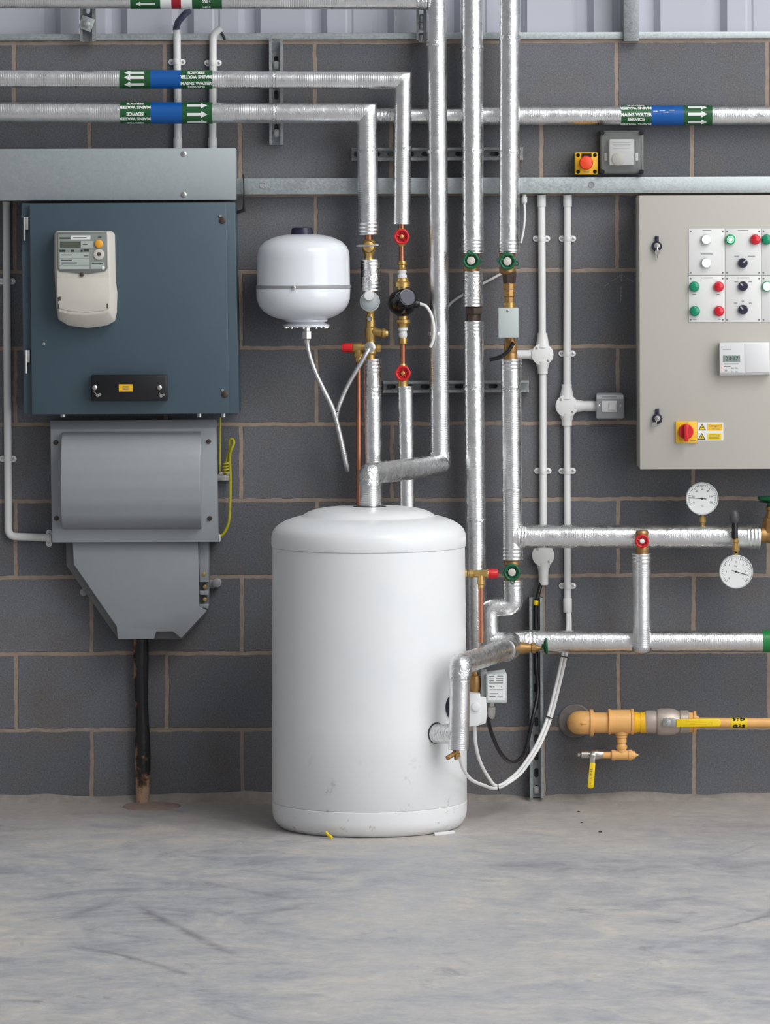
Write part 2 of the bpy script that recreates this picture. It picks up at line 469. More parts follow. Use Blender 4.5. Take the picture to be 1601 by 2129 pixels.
# ---------------------------------------------------------------- mesh building
class MB:
    def __init__(s):
        s.bm = bmesh.new()
        s.uv = s.bm.loops.layers.uv.new('UVMap')

    def _merge(s, t):
        me = bpy.data.meshes.new('tmp')
        t.to_mesh(me)
        t.free()
        s.bm.from_mesh(me)
        bpy.data.meshes.remove(me)

    def box(s, lo, hi, bev=0.0, seg=2, mat=None):
        t = bmesh.new()
        lo, hi = Vector(lo), Vector(hi)
        bmesh.ops.create_cube(t, size=1.0)
        sz = hi - lo
        for v in t.verts:
            v.co = Vector(((v.co.x + .5) * sz.x + lo.x, (v.co.y + .5) * sz.y + lo.y, (v.co.z + .5) * sz.z + lo.z))
        if bev > 0:
            bev = min(bev, 0.45 * min(abs(c) for c in sz))
            bmesh.ops.bevel(t, geom=t.edges[:], offset=bev, segments=seg, affect='EDGES', profile=0.5)
        if mat is not None:
            bmesh.ops.transform(t, matrix=mat, verts=t.verts)
        s._merge(t)
        return s

    def px(s, x0, y0, x1, y1, d0, d1, bev=0.0, seg=2):
        """box whose FRONT face fills the pixel rectangle at depth d1"""
        a, b = W(x0, y1, d1), W(x1, y0, d1)
        return s.box((a.x, -d1, a.z), (b.x, -d0, b.z), bev, seg)

    def loft(s, rings, cap=True, bev=0.0, seg=2, close=True):
        """rings: lists of points of the same length"""
        t = bmesh.new()
        vs = [[t.verts.new(p) for p in r] for r in rings]
        n = len(rings[0])
        for a, b in zip(vs, vs[1:]):
            for i in range(n if close else n - 1):
                j = (i + 1) % n
                t.faces.new((a[i], a[j], b[j], b[i]))
        if cap:
            t.faces.new(vs[0][::-1])
            t.faces.new(vs[-1])
        bmesh.ops.recalc_face_normals(t, faces=t.faces)
        if bev > 0:
            ed = [e for e in t.edges if e.is_manifold and e.calc_face_angle(0) > 0.45]
            bmesh.ops.bevel(t, geom=ed, offset=bev, segments=seg, affect='EDGES', profile=0.5)
        s._merge(t)
        return s

    def prism(s, pts, d0, d1, bev=0.0, seg=2):
        """outline in pixels at depth d1, extruded back to d0"""
        f = [W(x, y, d1) for x, y in pts]
        return s.loft([[Vector((p.x, -d0, p.z)) for p in f], f], bev=bev, seg=seg)

    def lathe(s, c, axis, prof, seg=28, cap=True):
        """surface of revolution about axis through c; prof = [(t, r)] metres"""
        c, axis = Vector(c), Vector(axis).normalized()
        ref = Vector((0, -1, 0)) if abs(axis.y) < 0.9 else Vector((0, 0, 1))
        u = axis.cross(ref).normalized()
        v = axis.cross(u)
        rings = []
        for t_, r in prof:
            r = max(r, 1e-5)
            rings.append([c + axis * t_ + (u * math.cos(2 * math.pi * (i + .5) / seg) + v * math.sin(2 * math.pi * (i + .5) / seg)) * r for i in range(seg)])
        return s.loft(rings, cap=cap)

    def lv(s, x, d, prof, seg=24):
        """vertical turned piece: prof = [(y_px, r_px)] going down the picture"""
        k = S(d)
        y0 = prof[0][0]
        return s.lathe(W(x, y0, d), (0, 0, -1), [((y - y0) * k, r * k) for y, r in prof], seg)

    def lh(s, y, d, prof, seg=24):
        k = S(d)
        x0 = prof[0][0]
        return s.lathe(W(x0, y, d), (1, 0, 0), [((x - x0) * k, r * k) for x, r in prof], seg)

    def lf(s, x, y, d, prof, seg=24):
        """turned piece facing the viewer: prof = [(depth from wall in m, r_px)] ; x,y seen at depth d"""
        k = S(d)
        c = W(x, y, d)
        return s.lathe((c.x, 0, c.z), (0, -1, 0), [(t, r * k) for t, r in prof], seg)

    def tube(s, path, r, seg=20, step=None, jit=0.0, bands=(), cap=True, scale_v=1.0):
        """sweep a circle along a polyline with mitred corners; UV.v runs in metres"""
        P = [Vector(p) for p in path]
        if step:
            Q = [P[0]]
            for a, b in zip(P, P[1:]):
                n = max(1, int((b - a).length / step))
                for i in range(1, n + 1):
                    Q.append(a.lerp(b, i / n))
            P = Q
        Q = [P[0]]
        for p in P[1:]:
            if (p - Q[-1]).length > 1e-6:
                Q.append(p)
        P = Q
        n = len(P)
        tin = [(P[max(1, i)] - P[max(1, i) - 1]).normalized() for i in range(n)]
        tout = [(P[min(n - 1, i + 1)] - P[min(n - 1, i + 1) - 1]).normalized() for i in range(n)]
        t0 = tin[0]
        ref = Vector((0, 0, 1)) if abs(t0.z) < 0.9 else Vector((0, -1, 0))
        u = t0.cross(ref).normalized()
        prev = t0
        rings, vs = [], []
        L = 0.0
        for i in range(n):
            if i:
                L += (P[i] - P[i - 1]).length
            q = prev.rotation_difference(tin[i])
            u = q @ u
            prev = tin[i]
            # frame perpendicular to the incoming direction, sheared on to the mitre plane
            w = tin[i].cross(u).normalized()
            bis = (tin[i] + tout[i]).normalized()
            rr = r(L) if callable(r) else r
            for (bp, hw, dr) in bands:
                if (P[i] - bp).length < hw:
                    rr += dr
            ring = []
            for k in range(seg):
                a = 2 * math.pi * k / seg
                o = u * math.cos(a) + w * math.sin(a)
                if jit:
                    o = o * (1 + jit * noise.noise((P[i] + o * rr) * 34.0) + 0.6 * jit * noise.noise((P[i] + o * rr) * 110.0))
                o = o * rr
                den = tin[i].dot(bis)
                o = o - tin[i] * (o.dot(bis) / den)
                ring.append(P[i] + o)
            rings.append(ring)
            vs.append(L)
            # continue in the outgoing frame
        bm = s.bm
        V = [[bm.verts.new(p) for p in ring] for ring in rings]
        for i in range(n - 1):
            for k in range(seg):
                j = (k + 1) % seg
                f = bm.faces.new((V[i][k], V[i][j], V[i + 1][j], V[i + 1][k]))
                uvs = ((k / seg, vs[i]), ((k + 1) / seg, vs[i]), ((k + 1) / seg, vs[i + 1]), (k / seg, vs[i + 1]))
                for lp, c in zip(f.loops, uvs):
                    lp[s.uv].uv = c
        if cap:
            bm.faces.new(V[0][::-1])
            bm.faces.new(V[-1])
        return s

    def faces(s, verts, faces):
        vs = [s.bm.verts.new(v) for v in verts]
        for f in faces:
            try:
                s.bm.faces.new([vs[i] for i in f])
            except ValueError:
                pass
        return s


def fillet(path, rad, n=6):
    P = [Vector(p) for p in path]
    out = [P[0]]
    for i in range(1, len(P) - 1):
        a, b, c = P[i - 1], P[i], P[i + 1]
        da, dc = (a - b), (c - b)
        ang = da.angle(dc)
        if ang > math.pi - 0.02:
            out.append(b)
            continue
        t = min(rad / math.tan(ang / 2), 0.49 * da.length, 0.49 * dc.length)
        p0, p1 = b + da.normalized() * t, b + dc.normalized() * t
        for k in range(n + 1):
            s_ = k / n
            out.append((p0 * (1 - s_) + b * s_) * (1 - s_) + (b * (1 - s_) + p1 * s_) * s_)
    out.append(P[-1])
    return out


def spline(path, n=8):
    """Catmull-Rom through the points"""
    P = [Vector(p) for p in path]
    P = [P[0] * 2 - P[1]] + P + [P[-1] * 2 - P[-2]]
    out = []
    for i in range(1, len(P) - 2):
        a, b, c, d = P[i - 1:i + 3]
        for k in range(n):
            t = k / n
            out.append(0.5 * ((2 * b) + (c - a) * t + (2 * a - 5 * b + 4 * c - d) * t * t + (3 * b - a - 3 * c + d) * t ** 3))
    out.append(P[-2])
    return out


def link(name, mb, mat, parent, origin, smooth=40):
    me = bpy.data.meshes.new(name)
    bm = mb.bm
    bmesh.ops.translate(bm, vec=-origin, verts=bm.verts)
    bm.normal_update()
    for f in bm.faces:
        f.smooth = True
    lim = math.radians(smooth)
    for e in bm.edges:
        if len(e.link_faces) == 2 and e.calc_face_angle(0) > lim:
            e.smooth = False
    bm.to_mesh(me)
    bm.free()
    me.materials.append(M[mat] if isinstance(mat, str) else mat)
    o = bpy.data.objects.new(name, me)
    C.objects.link(o)
    if parent is not None:
        o.parent = parent
    else:
        o.location = origin
    return o


class Thing:
    """an Empty that stands for one thing, its parts are children"""
    def __init__(s, name, label, cat, at, group=None):
        s.at = Vector(at)
        s.o = bpy.data.objects.new(name, None)
        s.o.empty_display_size = 0.02
        C.objects.link(s.o)
        s.o.location = s.at
        s.o['label'], s.o['category'] = label, cat
        if group:
            s.o['group'] = group

    def part(s, name, mb, mat, parent=None, label=None, smooth=40):
        o = link(name, mb, mat, parent or s.o, s.at, smooth)
        if label:
            o['label'] = label
        return o


def single(name, label, cat, mb, mat, group=None, smooth=40):
    xs = [v.co for v in mb.bm.verts]
    lo = Vector((min(v.x for v in xs), min(v.y for v in xs), min(v.z for v in xs)))
    hi = Vector((max(v.x for v in xs), max(v.y for v in xs), max(v.z for v in xs)))
    o = link(name, mb, mat, None, Vector(((lo.x + hi.x) / 2, (lo.y + hi.y) / 2, lo.z)), smooth)
    o['label'], o['category'] = label, cat
    if group:
        o['group'] = group
    return o


def struct(name, mb, mat, parent=None, smooth=40):
    o = link(name, mb, mat, parent, Vector((0, 0, 0)), smooth)
    o['kind'] = 'structure'
    return o


def text_geo(body, size, bold=0.0):
    """triangles of a line of lettering centred on the origin, in metres (x right, y up)"""
    cu = bpy.data.curves.new('lettering', 'FONT')
    cu.body = body
    cu.size = size
    cu.align_x = 'CENTER'
    cu.align_y = 'CENTER'
    cu.offset = bold
    cu.resolution_u = 2
    ob = bpy.data.objects.new('lettering', cu)
    me = bpy.data.meshes.new_from_object(ob)
    vs = [v.co.copy() for v in me.vertices]
    fs = [tuple(p.vertices) for p in me.polygons]
    bpy.data.objects.remove(ob)
    bpy.data.curves.remove(cu)
    bpy.data.meshes.remove(me)
    return vs, fs


def flat_text(mb, body, x, y, d, h_px, w_px=None, bold=0.0):
    """lettering on a flat face at depth d, cap height about h_px"""
    k = S(d)
    vs, fs = text_geo(body, h_px * k * 1.4, bold * k)
    c = W(x, y, d)
    sx = 1.0
    if w_px:
        ww = max(v.x for v in vs) - min(v.x for v in vs)
        sx = w_px * k / ww
    mb.faces([Vector((c.x + v.x * sx, -d, c.z + v.y)) for v in vs], fs)


def wrap(mb, geo, c, r, ang, flip=False, sx=1.0):
    """lettering wrapped on a pipe that runs along x; ang = radians above the line of sight"""
    vs, fs = geo
    out = []
    for v in vs:
        x, y = v.x * sx, v.y
        if flip:
            x, y = -x, -y
        a = ang + y / r
        out.append(Vector((c.x + x, c.y - r * math.cos(a), c.z + r * math.sin(a))))
    mb.faces(out, fs)


def arrow_geo(L, hw, shaft, head):
    """arrow pointing to +x, subdivided across so that it can be wrapped"""
    vs, fs = [], []

    def quad(a, b, c, d):
        i = len(vs)
        vs.extend([Vector((*p, 0)) for p in (a, b, c, d)])
        fs.append((i, i + 1, i + 2, i + 3))
    n = 4
    for i in range(n):
        y0, y1 = -shaft + 2 * shaft * i / n, -shaft + 2 * shaft * (i + 1) / n
        quad((-L / 2, y0), (L / 2 - head, y0), (L / 2 - head, y1), (-L / 2, y1))
    for i in range(6):
        y0, y1 = -hw + 2 * hw * i / 6, -hw + 2 * hw * (i + 1) / 6
        quad((L / 2 - head, y0), (L / 2 - head * abs(y0) / hw, y0), (L / 2 - head * abs(y1) / hw, y1), (L / 2 - head, y1))
    return vs, fs
# ================================================================ the setting
mb = MB()
mb.box((-5, 0, -0.05), (5, 0.12, W(800, 80).z))
struct('wall_back', mb, 'wall')

mb = MB()
mb.box((-7, -15, -0.1), (7, 0.0, 0.0))
struct('floor', mb, 'floor')

# corrugated cladding above the block wall, grooves every 138 px
mb = MB()
k0 = S(-0.06)
pts = []
x = -3.0
gx0 = W(103, 40, -0.06).x
pitch, half, side = 138.6 * k0, 23 * k0, 13 * k0
i = -14
while i < 24:
    gx = gx0 + i * pitch
    for dx, dy in ((-half, 0.06), (-half + side, 0.092), (half - side, 0.092), (half, 0.06)):
        pts.append((gx + dx, dy))
    if i % 2 == 0:
        for dx, dy in ((pitch / 2 - .012, 0.06), (pitch / 2 - .006, 0.063), (pitch / 2 + .006, 0.063), (pitch / 2 + .012, 0.06)):
            pts.append((gx + dx, dy))
    i += 1
za, zb = W(800, 84).z, 3.2
rings = [[Vector((a, b, za)) for a, b in pts], [Vector((a, b, zb)) for a, b in pts]]
mb.loft(rings, cap=False, close=False)
struct('wall_upper', mb, 'cladding', smooth=20)

# galvanised ledge on top of the block wall
mb = MB()
a, b = W(-900, 88, 0.012), W(2500, 62, 0.012)
mb.box((a.x, -0.012, a.z), (b.x, 0.14, b.z), 0.002)
struct('trim_1', mb, 'galv')

# rough cement fillet where wall meets floor
mb = MB()
rings = []
x = -2.2
while x < 2.2:
    n1 = noise.noise(Vector((x * 3.1, 0.3, 0)))
    n2 = noise.noise(Vector((x * 11, 4.2, 0)))
    h = 0.020 + 0.014 * n1 + 0.008 * n2
    w = 0.030 + 0.014 * noise.noise(Vector((x * 4.3, 7.7, 0))) + 0.006 * n2
    rings.append([Vector((x, 0.0, -0.002)), Vector((x, -max(w, .012), -0.002)), Vector((x, -max(w, .012) * 0.9, 0.003)), Vector((x, -max(w, .012) * 0.35, max(h, .006) * 0.75)), Vector((x, 0.0, max(h, .006)))])
    x += 0.018
mb.loft(rings)
struct('baseboard_back', mb, 'mortar')

# galvanised post in front of the cladding
mb = MB()
mb.px(1297, -120, 1328, 86, -0.06, 0.034, 0.002)
struct('trim_2', mb, 'galv_dark')

# reddish mortar patch round the cable on the floor
mb = MB()
c = W(315, 1683, 0.11)
ring, top = [], []
for i in range(36):
    a = 2 * math.pi * i / 36
    r = 1 + 0.18 * noise.noise(Vector((math.cos(a) * 1.7, math.sin(a) * 1.7, 3)))
    p = Vector((c.x + 0.088 * r * math.cos(a), -0.115 + 0.105 * r * math.sin(a) * (0.9 if math.sin(a) < 0 else 0.8), 0))
    ring.append(Vector((p.x, p.y, -0.002)))
    top.append(Vector((c.x + (p.x - c.x) * .93, -0.115 + (p.y + .115) * .93, 0.0035)))
mb.loft([ring, top])
struct('trim_3', mb, 'patch')

# chalk arrow drawn on the block wall
mb = MB()
for (x0, y0, x1, y1) in ((1257, 595, 1292, 571), (1292, 571, 1319, 587), (1292, 571, 1291, 628)):
    n = 7
    for i in range(n):
        if i in (2,):
            continue
        a, b = i / n, (i + .8) / n
        mb.tube([W(x0 + (x1 - x0) * a, y0 + (y1 - y0) * a, 0.0), W(x0 + (x1 - x0) * b, y0 + (y1 - y0) * b, 0.0)], 0.0011, 6)
struct('trim_4', mb, 'chalk')


# ================================================================ helpers for repeated kit
def rot_px(pts, cx, cy):
    return [(cx + x, cy + y) for x, y in pts]


def screw(t, x, y, d, r=4, parent=None, mat='steel', name='screw', h=0.002):
    mb = MB().lf(x, y, d, [(d - 0.001, r), (d + h * .5, r), (d + h, r * .7)], 14)
    mb.px(x - r * .6, y - .6, x + r * .6, y + .6, d, d + h + .0004)
    return t.part(name, mb, mat, parent)


def strut(name, label, x0, y0, x1, y1, vertical, group='slotted steel channels', base=0.0, depth=0.041, bolts=(), mat='galv_dark', slot0=0.02):
    """slotted channel with its open side to the room"""
    d1 = base + depth
    a, b = W(x0, y1, d1), W(x1, y0, d1)
    L = (b.z - a.z) if vertical else (b.x - a.x)
    w = (b.x - a.x) if vertical else (b.z - a.z)

    def P(s_, t_, d):
        """s along, t across (0..w)"""
        return Vector((a.x + t_, -d, b.z - s_)) if vertical else Vector((a.x + s_, -d, a.z + t_))
    mb = MB()

    def bx(s0, s1, t0, t1, da, db):
        p, q = P(s0, t0, da), P(s1, t1, db)
        lo = [min(p[i], q[i]) for i in range(3)]
        hi = [max(p[i], q[i]) for i in range(3)]
        mb.box(lo, hi)
    th, lip = 0.0025, 0.0085
    bx(0, L, 0, th, base, d1)
    bx(0, L, w - th, w, base, d1)
    bx(0, L, th, lip, d1 - th, d1)
    bx(0, L, w - lip, w - th, d1 - th, d1)
    bx(0, L, lip - th, lip, d1 - .009, d1 - th)
    bx(0, L, w - lip, w - lip + th, d1 - .009, d1 - th)
    # back with real slots
    pitch = 0.05
    s_ = 0.0
    pos = []
    p = slot0
    while p < L:
        pos.append(p)
        p += pitch
    edges = [0.0] + [(u + v) / 2 for u, v in zip(pos, pos[1:])] + [L]
    for i, c in enumerate(pos):
        s0, s1 = edges[i], edges[i + 1]
        hl, hw = 0.014, 0.0065
        if c - hl < s0 + .002 or c + hl > s1 - .002:
            bx(s0, s1, th, w - th, base + .009, base + .012)
            continue
        n = 24
        inner, outer = [], []
        for q in range(n):
            an = 2 * math.pi * q / n
            ca, sa = math.cos(an), math.sin(an)
            ix = (hl - hw) * (1 if ca > 1e-6 else -1 if ca < -1e-6 else 0) + hw * ca
            inner.append((c + ix, w / 2 + hw * sa))
            # ray to the cell's border
            fx = ((s1 - c) if ca > 0 else (c - s0)) / max(abs(ca), 1e-6)
            fy = (w / 2 - th) / max(abs(sa), 1e-6)
            f = min(fx, fy)
            outer.append((c + f * ca, w / 2 + f * sa))
        d = base + .012
        vs = [P(*q, d) for q in outer] + [P(*q, d) for q in inner] + [P(*q, base) for q in inner]
        fs = []
        for q in range(n):
            r_ = (q + 1) % n
            fs.append((q, r_, n + r_, n + q))
            fs.append((n + q, n + r_, 2 * n + r_, 2 * n + q))
        mb.faces(vs, fs)
        for q in range(4):     # the cell's corners
            an = [(s1, w - th), (s0, w - th), (s0, th), (s1, th)][q]
            best = sorted(outer, key=lambda z: (z[0] - an[0]) ** 2 + (z[1] - an[1]) ** 2)[:2]
            mb.faces([P(*an, d), P(*best[0], d), P(*best[1], d)], [(0, 1, 2)])
    t = Thing(name, label, 'channel', W((x0 + x1) / 2, y1, base), group)
    t.part('rail', mb, mat)
    for (bx_, by_) in bolts:
        m = MB().lf(bx_, by_, base + .02, [(base + .010, 8.5), (base + .014, 8.5), (base + .0145, 5.5), (base + .022, 5.5), (base + .0225, 3), (base + .025, 3)], 12)
        t.part('bolt', m, 'steel')
    return t


def insulated(name, label, path, r, fil=0, mat='foil', tapes=(), ends=(), group=None, cat='pipe', step=0.008, seg=30, jit=0.009):
    """foil-wrapped pipe: path in (px, py, depth), r in px at the first depth; tapes = (px, py, half_px, vertical?)"""
    d0 = path[0][2]
    P = [W(*p) for p in path]
    rm = r * S(d0)
    Q = fillet(P, fil * S(d0), 7) if fil else P
    zs = min(P, key=lambda p: p.z)
    t = Thing(name, label, cat, zs, group)
    t.r, t.d = rm, d0
    t.part('insulation', MB().tube(Q, rm, seg, step, jit), mat, smooth=60)
    for (p, q) in tapes:
        p, q = W(*p), W(*q)
        n = max(4, int((q - p).length / 0.004))
        prof = lambda L, tot=(q - p).length: rm + 0.0007 + 0.0007 * math.sin(L * 520) * (1 if 0.003 < L < tot - 0.003 else 0)
        t.part('joint_tape', MB().tube([p, q], prof, seg, 0.003, 0.03), 'foil_dull', smooth=60)
    for (p, q) in ends:
        p, q = W(*p), W(*q)
        prof = lambda L: rm + 0.0009 + 0.0006 * math.sin(L * 2 * math.pi / 0.0105)
        t.part('end_tape', MB().tube([p, q], prof, seg, 0.0015, 0.02), 'foil', smooth=60)
    return t


def band(t, x0, x1, y, mat, d=None, r=None, name='label_band', y1=None):
    d = t.d if d is None else d
    r = (t.r if r is None else r) + 0.0016
    mb = MB().tube([W(x0, y, d), W(x1, y if y1 is None else y1, d)], r, 36, 0.02)
    return t.part(name, mb, mat, smooth=60), r


def hand_wheel(c, R, lobes=6, axis=(0, -1, 0), thick=0.17, depth=0.3, amp=0.035):
    """dished handwheel centred on c"""
    c, ax = Vector(c), Vector(axis).normalized()
    ref = Vector((0, 0, 1)) if abs(ax.z) < .9 else Vector((1, 0, 0))
    u = ref.cross(ax).normalized()
    v = ax.cross(u)
    mb = MB()
    rings = []
    n, m = 60, 12
    for i in range(n):
        a = 2 * math.pi * i / n
        rr = R * (1 - thick) * (1 + amp * math.cos(lobes * a)) - R * amp
        dr = u * math.cos(a) + v * math.sin(a)
        rings.append([c + dr * (rr + R * thick * math.cos(2 * math.pi * k / m)) + ax * (R * thick * 0.9 * math.sin(2 * math.pi * k / m)) for k in range(m)])
    rings.append(rings[0])
    mb.loft(rings, cap=False)
    mb.lathe(c, ax, [(-depth * R, .86 * R), (-depth * R * 1.3, .3 * R), (-depth * R * 2.1, .26 * R), (-depth * R * 2.1, 0.01 * R)], 32, cap=True)
    mb.lathe(c, ax, [(-depth * R * 1.25, .32 * R), (-.02 * R, .30 * R), (.06 * R, .22 * R), (.06 * R, .001)], 24)
    mb.lathe(c, ax, [(-depth * R * .8, .88 * R), (-depth * R, .3 * R)], 32, cap=False)
    for k in range(5):
        a = 2 * math.pi * (k + .25) / 5
        dr = u * math.cos(a) + v * math.sin(a)
        mb.tube([c + dr * .28 * R - ax * depth * R * .6, c + dr * .8 * R - ax * depth * R * .3], .07 * R, 8)
    return mb


def pvc_clip(x, y, label, horizontal_conduit=False, d=0.0, w=18, h=6.5):
    """saddle that holds a round conduit: strap with two screws"""
    t = Thing('conduit_clip', label, 'pipe clip', W(x, y + h, d), 'white conduit clips')
    mb = MB()
    pts = []
    for i in range(24):
        a = 2 * math.pi * i / 24
        px_ = (w - h) * (1 if math.cos(a) > 1e-6 else -1 if math.cos(a) < -1e-6 else 0) + h * math.cos(a)
        py_ = h * math.sin(a)
        pts.append((x + py_, y + px_) if horizontal_conduit else (x + px_, y + py_))
    mb.prism(pts, d, d + .005, .001)
    k = S(d)
    c = W(x, y, d)
    r = 9.3 * k
    rings = []
    for s_ in (-1, 1):
        pass
    arc = [math.pi * i / 16 for i in range(17)]
    prof_o = [(r * math.cos(a), r * 1.95 * math.sin(a) ** .8) for a in arc]
    half = h * .92 * k
    if horizontal_conduit:
        R0 = [Vector((c.x - half, -d - y_, c.z + x_)) for x_, y_ in prof_o]
        R1 = [Vector((c.x + half, -d - y_, c.z + x_)) for x_, y_ in prof_o]
    else:
        R0 = [Vector((c.x + x_, -d - y_, c.z - half)) for x_, y_ in prof_o]
        R1 = [Vector((c.x + x_, -d - y_, c.z + half)) for x_, y_ in prof_o]
    mb.loft([R0, R1], bev=.0006)
    t.part('strap', mb, 'pvc')
    for s_ in (-1, 1):
        o = s_ * (w - 5.8)
        xx, yy = (x, y + o) if horizontal_conduit else (x + o, y)
        screw(t, xx, yy, d + .005, 3.2, mat='steel', h=.0012)
    return t


def round_box(x, y, label, R=23, spouts=(), tail=0):
    """round conduit junction box with lid, screws and spouts"""
    t = Thing('conduit_junction_box', label, 'junction box', W(x, y + R, 0), 'round conduit boxes')
    d = 0.030
    mb = MB().lf(x, y, d, [(0, R), (d - .004, R), (d - .003, R - .4)], 40)
    for s_ in spouts:
        if s_ == 'up':
            mb.lv(x - .2, .0135, [(y - R - 22, 10.5), (y - R - 16, 10.5), (y - R - 8, 12), (y - R + 8, 15)])
        if s_ == 'down':
            mb.lv(x + .3, .0135, [(y + R - 8, 15), (y + R + 2, 13), (y + R + 8, 10.8), (y + R + 18, 10.5)])
        if s_ == 'left':
            mb.lh(y, .0135, [(x - R - 32, 9.5), (x - R - 8, 9.5), (x - R + 2, 11), (x - R + 6, 13)])
        if s_ == 'right':
            mb.lh(y, .0135, [(x + R - 6, 14), (x + R + 6, 12), (x + R + 12, 10.5), (x + R + 38, 10.5)])
    if tail:
        mb.lv(x + .3, .0135, [(y + R + 4, 11.5), (y + R + 14, 10.2), (tail - 1, 10.2), (tail, 9.6)])
    t.part('box_body', mb, 'pvc')
    lid = t.part('lid', MB().lf(x, y, d, [(d - .003, R + .2), (d, R + .2), (d + .001, R - 1)], 40), 'pvc')
    for sx in (-1, 1):
        screw(t, x + sx * 12, y + sx * 13, d + .001, 3, parent=lid, h=.0006)
    return t


def conduit(label, pts, r=7.8, fil=18, sleeves=(), d=0.0135):
    P = [W(x, y, dd if dd is not None else d) for x, y, dd in pts]
    t = Thing('conduit', label, 'conduit', min(P, key=lambda p: p.z), 'white conduits')
    t.part('tube', MB().tube(fillet(P, fil * S(d), 8), r * S(d), 20, 0.05), 'pvc')
    for (x, y0, y1) in sleeves:
        t.part('coupler', MB().lv(x, d, [(y0, 8.6), (y0 + 1, 9.2), (y1 - 1, 9.2), (y1, 8.6)]), 'pvc')
    return t


# ================================================================ insulated pipes, upper left
t = insulated('insulated_pipe', 'topmost horizontal foil pipe with green, white and red bands, cut by the top edge', [(-60, -2, .1), (888, 0, .1)], 20, tapes=[((866, 0, .1), (888, 0, .1))], group='foil insulated pipes', mat='foil_rib')
for x0, x1, m in ((272, 334, 'label_green'), (334, 357, 'label_white'), (357, 377, 'label_red'), (377, 400, 'label_white'), (400, 462, 'label_green')):
    o, r = band(t, x0, x1, -2, m)
    if x0 == 272:
        mb = MB(); wrap(mb, arrow_geo(40 * S(.1), 5.6 * S(.1), 2.3 * S(.1), 10 * S(.1)), W(303, -2, .1), r + .0006, -math.asin(11 / 21.0), flip=True)
        t.part('arrow', mb, 'label_white', o)
    if x0 == 400:
        mb = MB(); wrap(mb, text_geo('HBS', .0135, .0004), W(430, -2, .1), r + .0006, -math.asin(5 / 21.0), flip=True)
        wrap(mb, text_geo('HBS', .0135, .0004), W(430, -2, .1), r + .0006, -math.asin(17.5 / 21.0))
        t.part('lettering', mb, 'label_white', o)

t = insulated('insulated_pipe', 'upper foil pipe with left arrows, blue band and mains water lettering, bending down', [(-60, 163.5, .1), (838, 167, .1), (835, 466, .1)], 18.4, tapes=[((566, 166, .1), (574, 166, .1)), ((838, 305, .1), (837.8, 312, .1))], group='foil insulated pipes', mat='foil_rib')
k1 = S(.1)
o, r = band(t, 249, 313, 164.6, 'label_green', y1=164.8)
mb = MB()
for a in (.72, .16, -.62):
    wrap(mb, arrow_geo(42 * k1, 7 * k1, 3.2 * k1, 13 * k1), W(280, 164.8, .1), r + .0006, a, flip=True)
t.part('arrow', mb, 'label_white', o)
band(t, 313, 377, 164.9, 'label_blue', y1=165.1)
o, r = band(t, 377, 441, 165.2, 'label_green', y1=165.4)
mb = MB()
c = W(408.5, 165.3, .1)
for txt, a, fl, sx in (('SERVICE', .78, True, 1.0), ('MAINS WATER', .26, True, 1.0), ('MAINS WATER', -.47, False, 1.0), ('SERVICE', -.98, False, 1.0)):
    wrap(mb, text_geo(txt, .0138, .0007), c, r + .0006, a, fl, sx)
t.part('lettering', mb, 'label_white', o)

t = insulated('insulated_pipe', 'lower foil pipe with right arrows, blue band and mains water lettering, bending down', [(-60, 233.5, .1), (763, 235.5, .1), (766, 487, .1)], 21.6, tapes=[((566, 235.2, .1), (576, 235.2, .1)), ((764, 310, .1), (764.1, 318, .1))], ends=[((765.7, 462, .1), (766, 488, .1))], group='foil insulated pipes', mat='foil_rib')
o, r = band(t, 251, 314, 234.6, 'label_green')
mb = MB()
c = W(282, 234.6, .1)
for txt, a, fl in (('SERVICE', .98, True), ('MAINS WATER', .52, True), ('SERVICE', -.12, True), ('MAINS WATER', -.58, True), ('SERVICE', -1.2, True)):
    wrap(mb, text_geo(txt, .0138, .0007), c, r + .0006, a, fl)
t.part('lettering', mb, 'label_white', o)
band(t, 314, 379, 234.8, 'label_blue')
o, r = band(t, 379, 442, 235, 'label_green')
mb = MB()
for a in (.72, -.16, -1.0):
    wrap(mb, arrow_geo(42 * k1, 7.2 * k1, 3.3 * k1, 13 * k1), W(411, 235, .1), r + .0006, a)
t.part('arrow', mb, 'label_white', o)

# pipe running along the wall behind the risers
t = insulated('insulated_pipe', 'long foil pipe behind the vertical risers, blue and green bands at its right end', [(768, 240.5, .034), (1040, 240.6, .034)], 16.5, group='foil insulated pipes', mat='foil', tapes=[((790, 240.5, .034), (812, 240.5, .034))])
rbig = 20 * S(.034)
t.part('insulation', MB().tube([W(1000, 240.5, .036), W(1700, 239.5, .036)], rbig, 30, .008, .012), 'foil', smooth=60)
t.r, t.d = rbig, .036
o, r = band(t, 1291, 1353, 240.2, 'label_green')
mb = MB()
c = W(1321.5, 240.2, .036)
for txt, a, fl in (('MAINS WATER', .80, True), ('SERVICE', 1.3, True), ('MAINS WATER', .05, False), ('SERVICE', -.42, False), ('MAINS WATER', -1.02, True)):
    wrap(mb, text_geo(txt, .0138, .0007), c, r + .0006, a, fl)
t.part('lettering', mb, 'label_white', o)
o, r = band(t, 1353, 1420, 240.1, 'label_blue')
mb = MB()
rr = random.Random(3)
for (x0, y0) in ((1362, 232), (1376, 231), (1384, 234), (1396, 230)):     # scraped tape
    a0 = math.asin((240 - y0) / 20.5)
    wrap(mb, arrow_geo((8 + 8 * rr.random()) * k1, 1.2 * k1, .5 * k1, 4 * k1), W(x0, 240.1, .036), r + .0005, a0)
t.part('scrape', mb, 'label_white', o)
o, r = band(t, 1420, 1480, 240, 'label_green')
mb = MB()
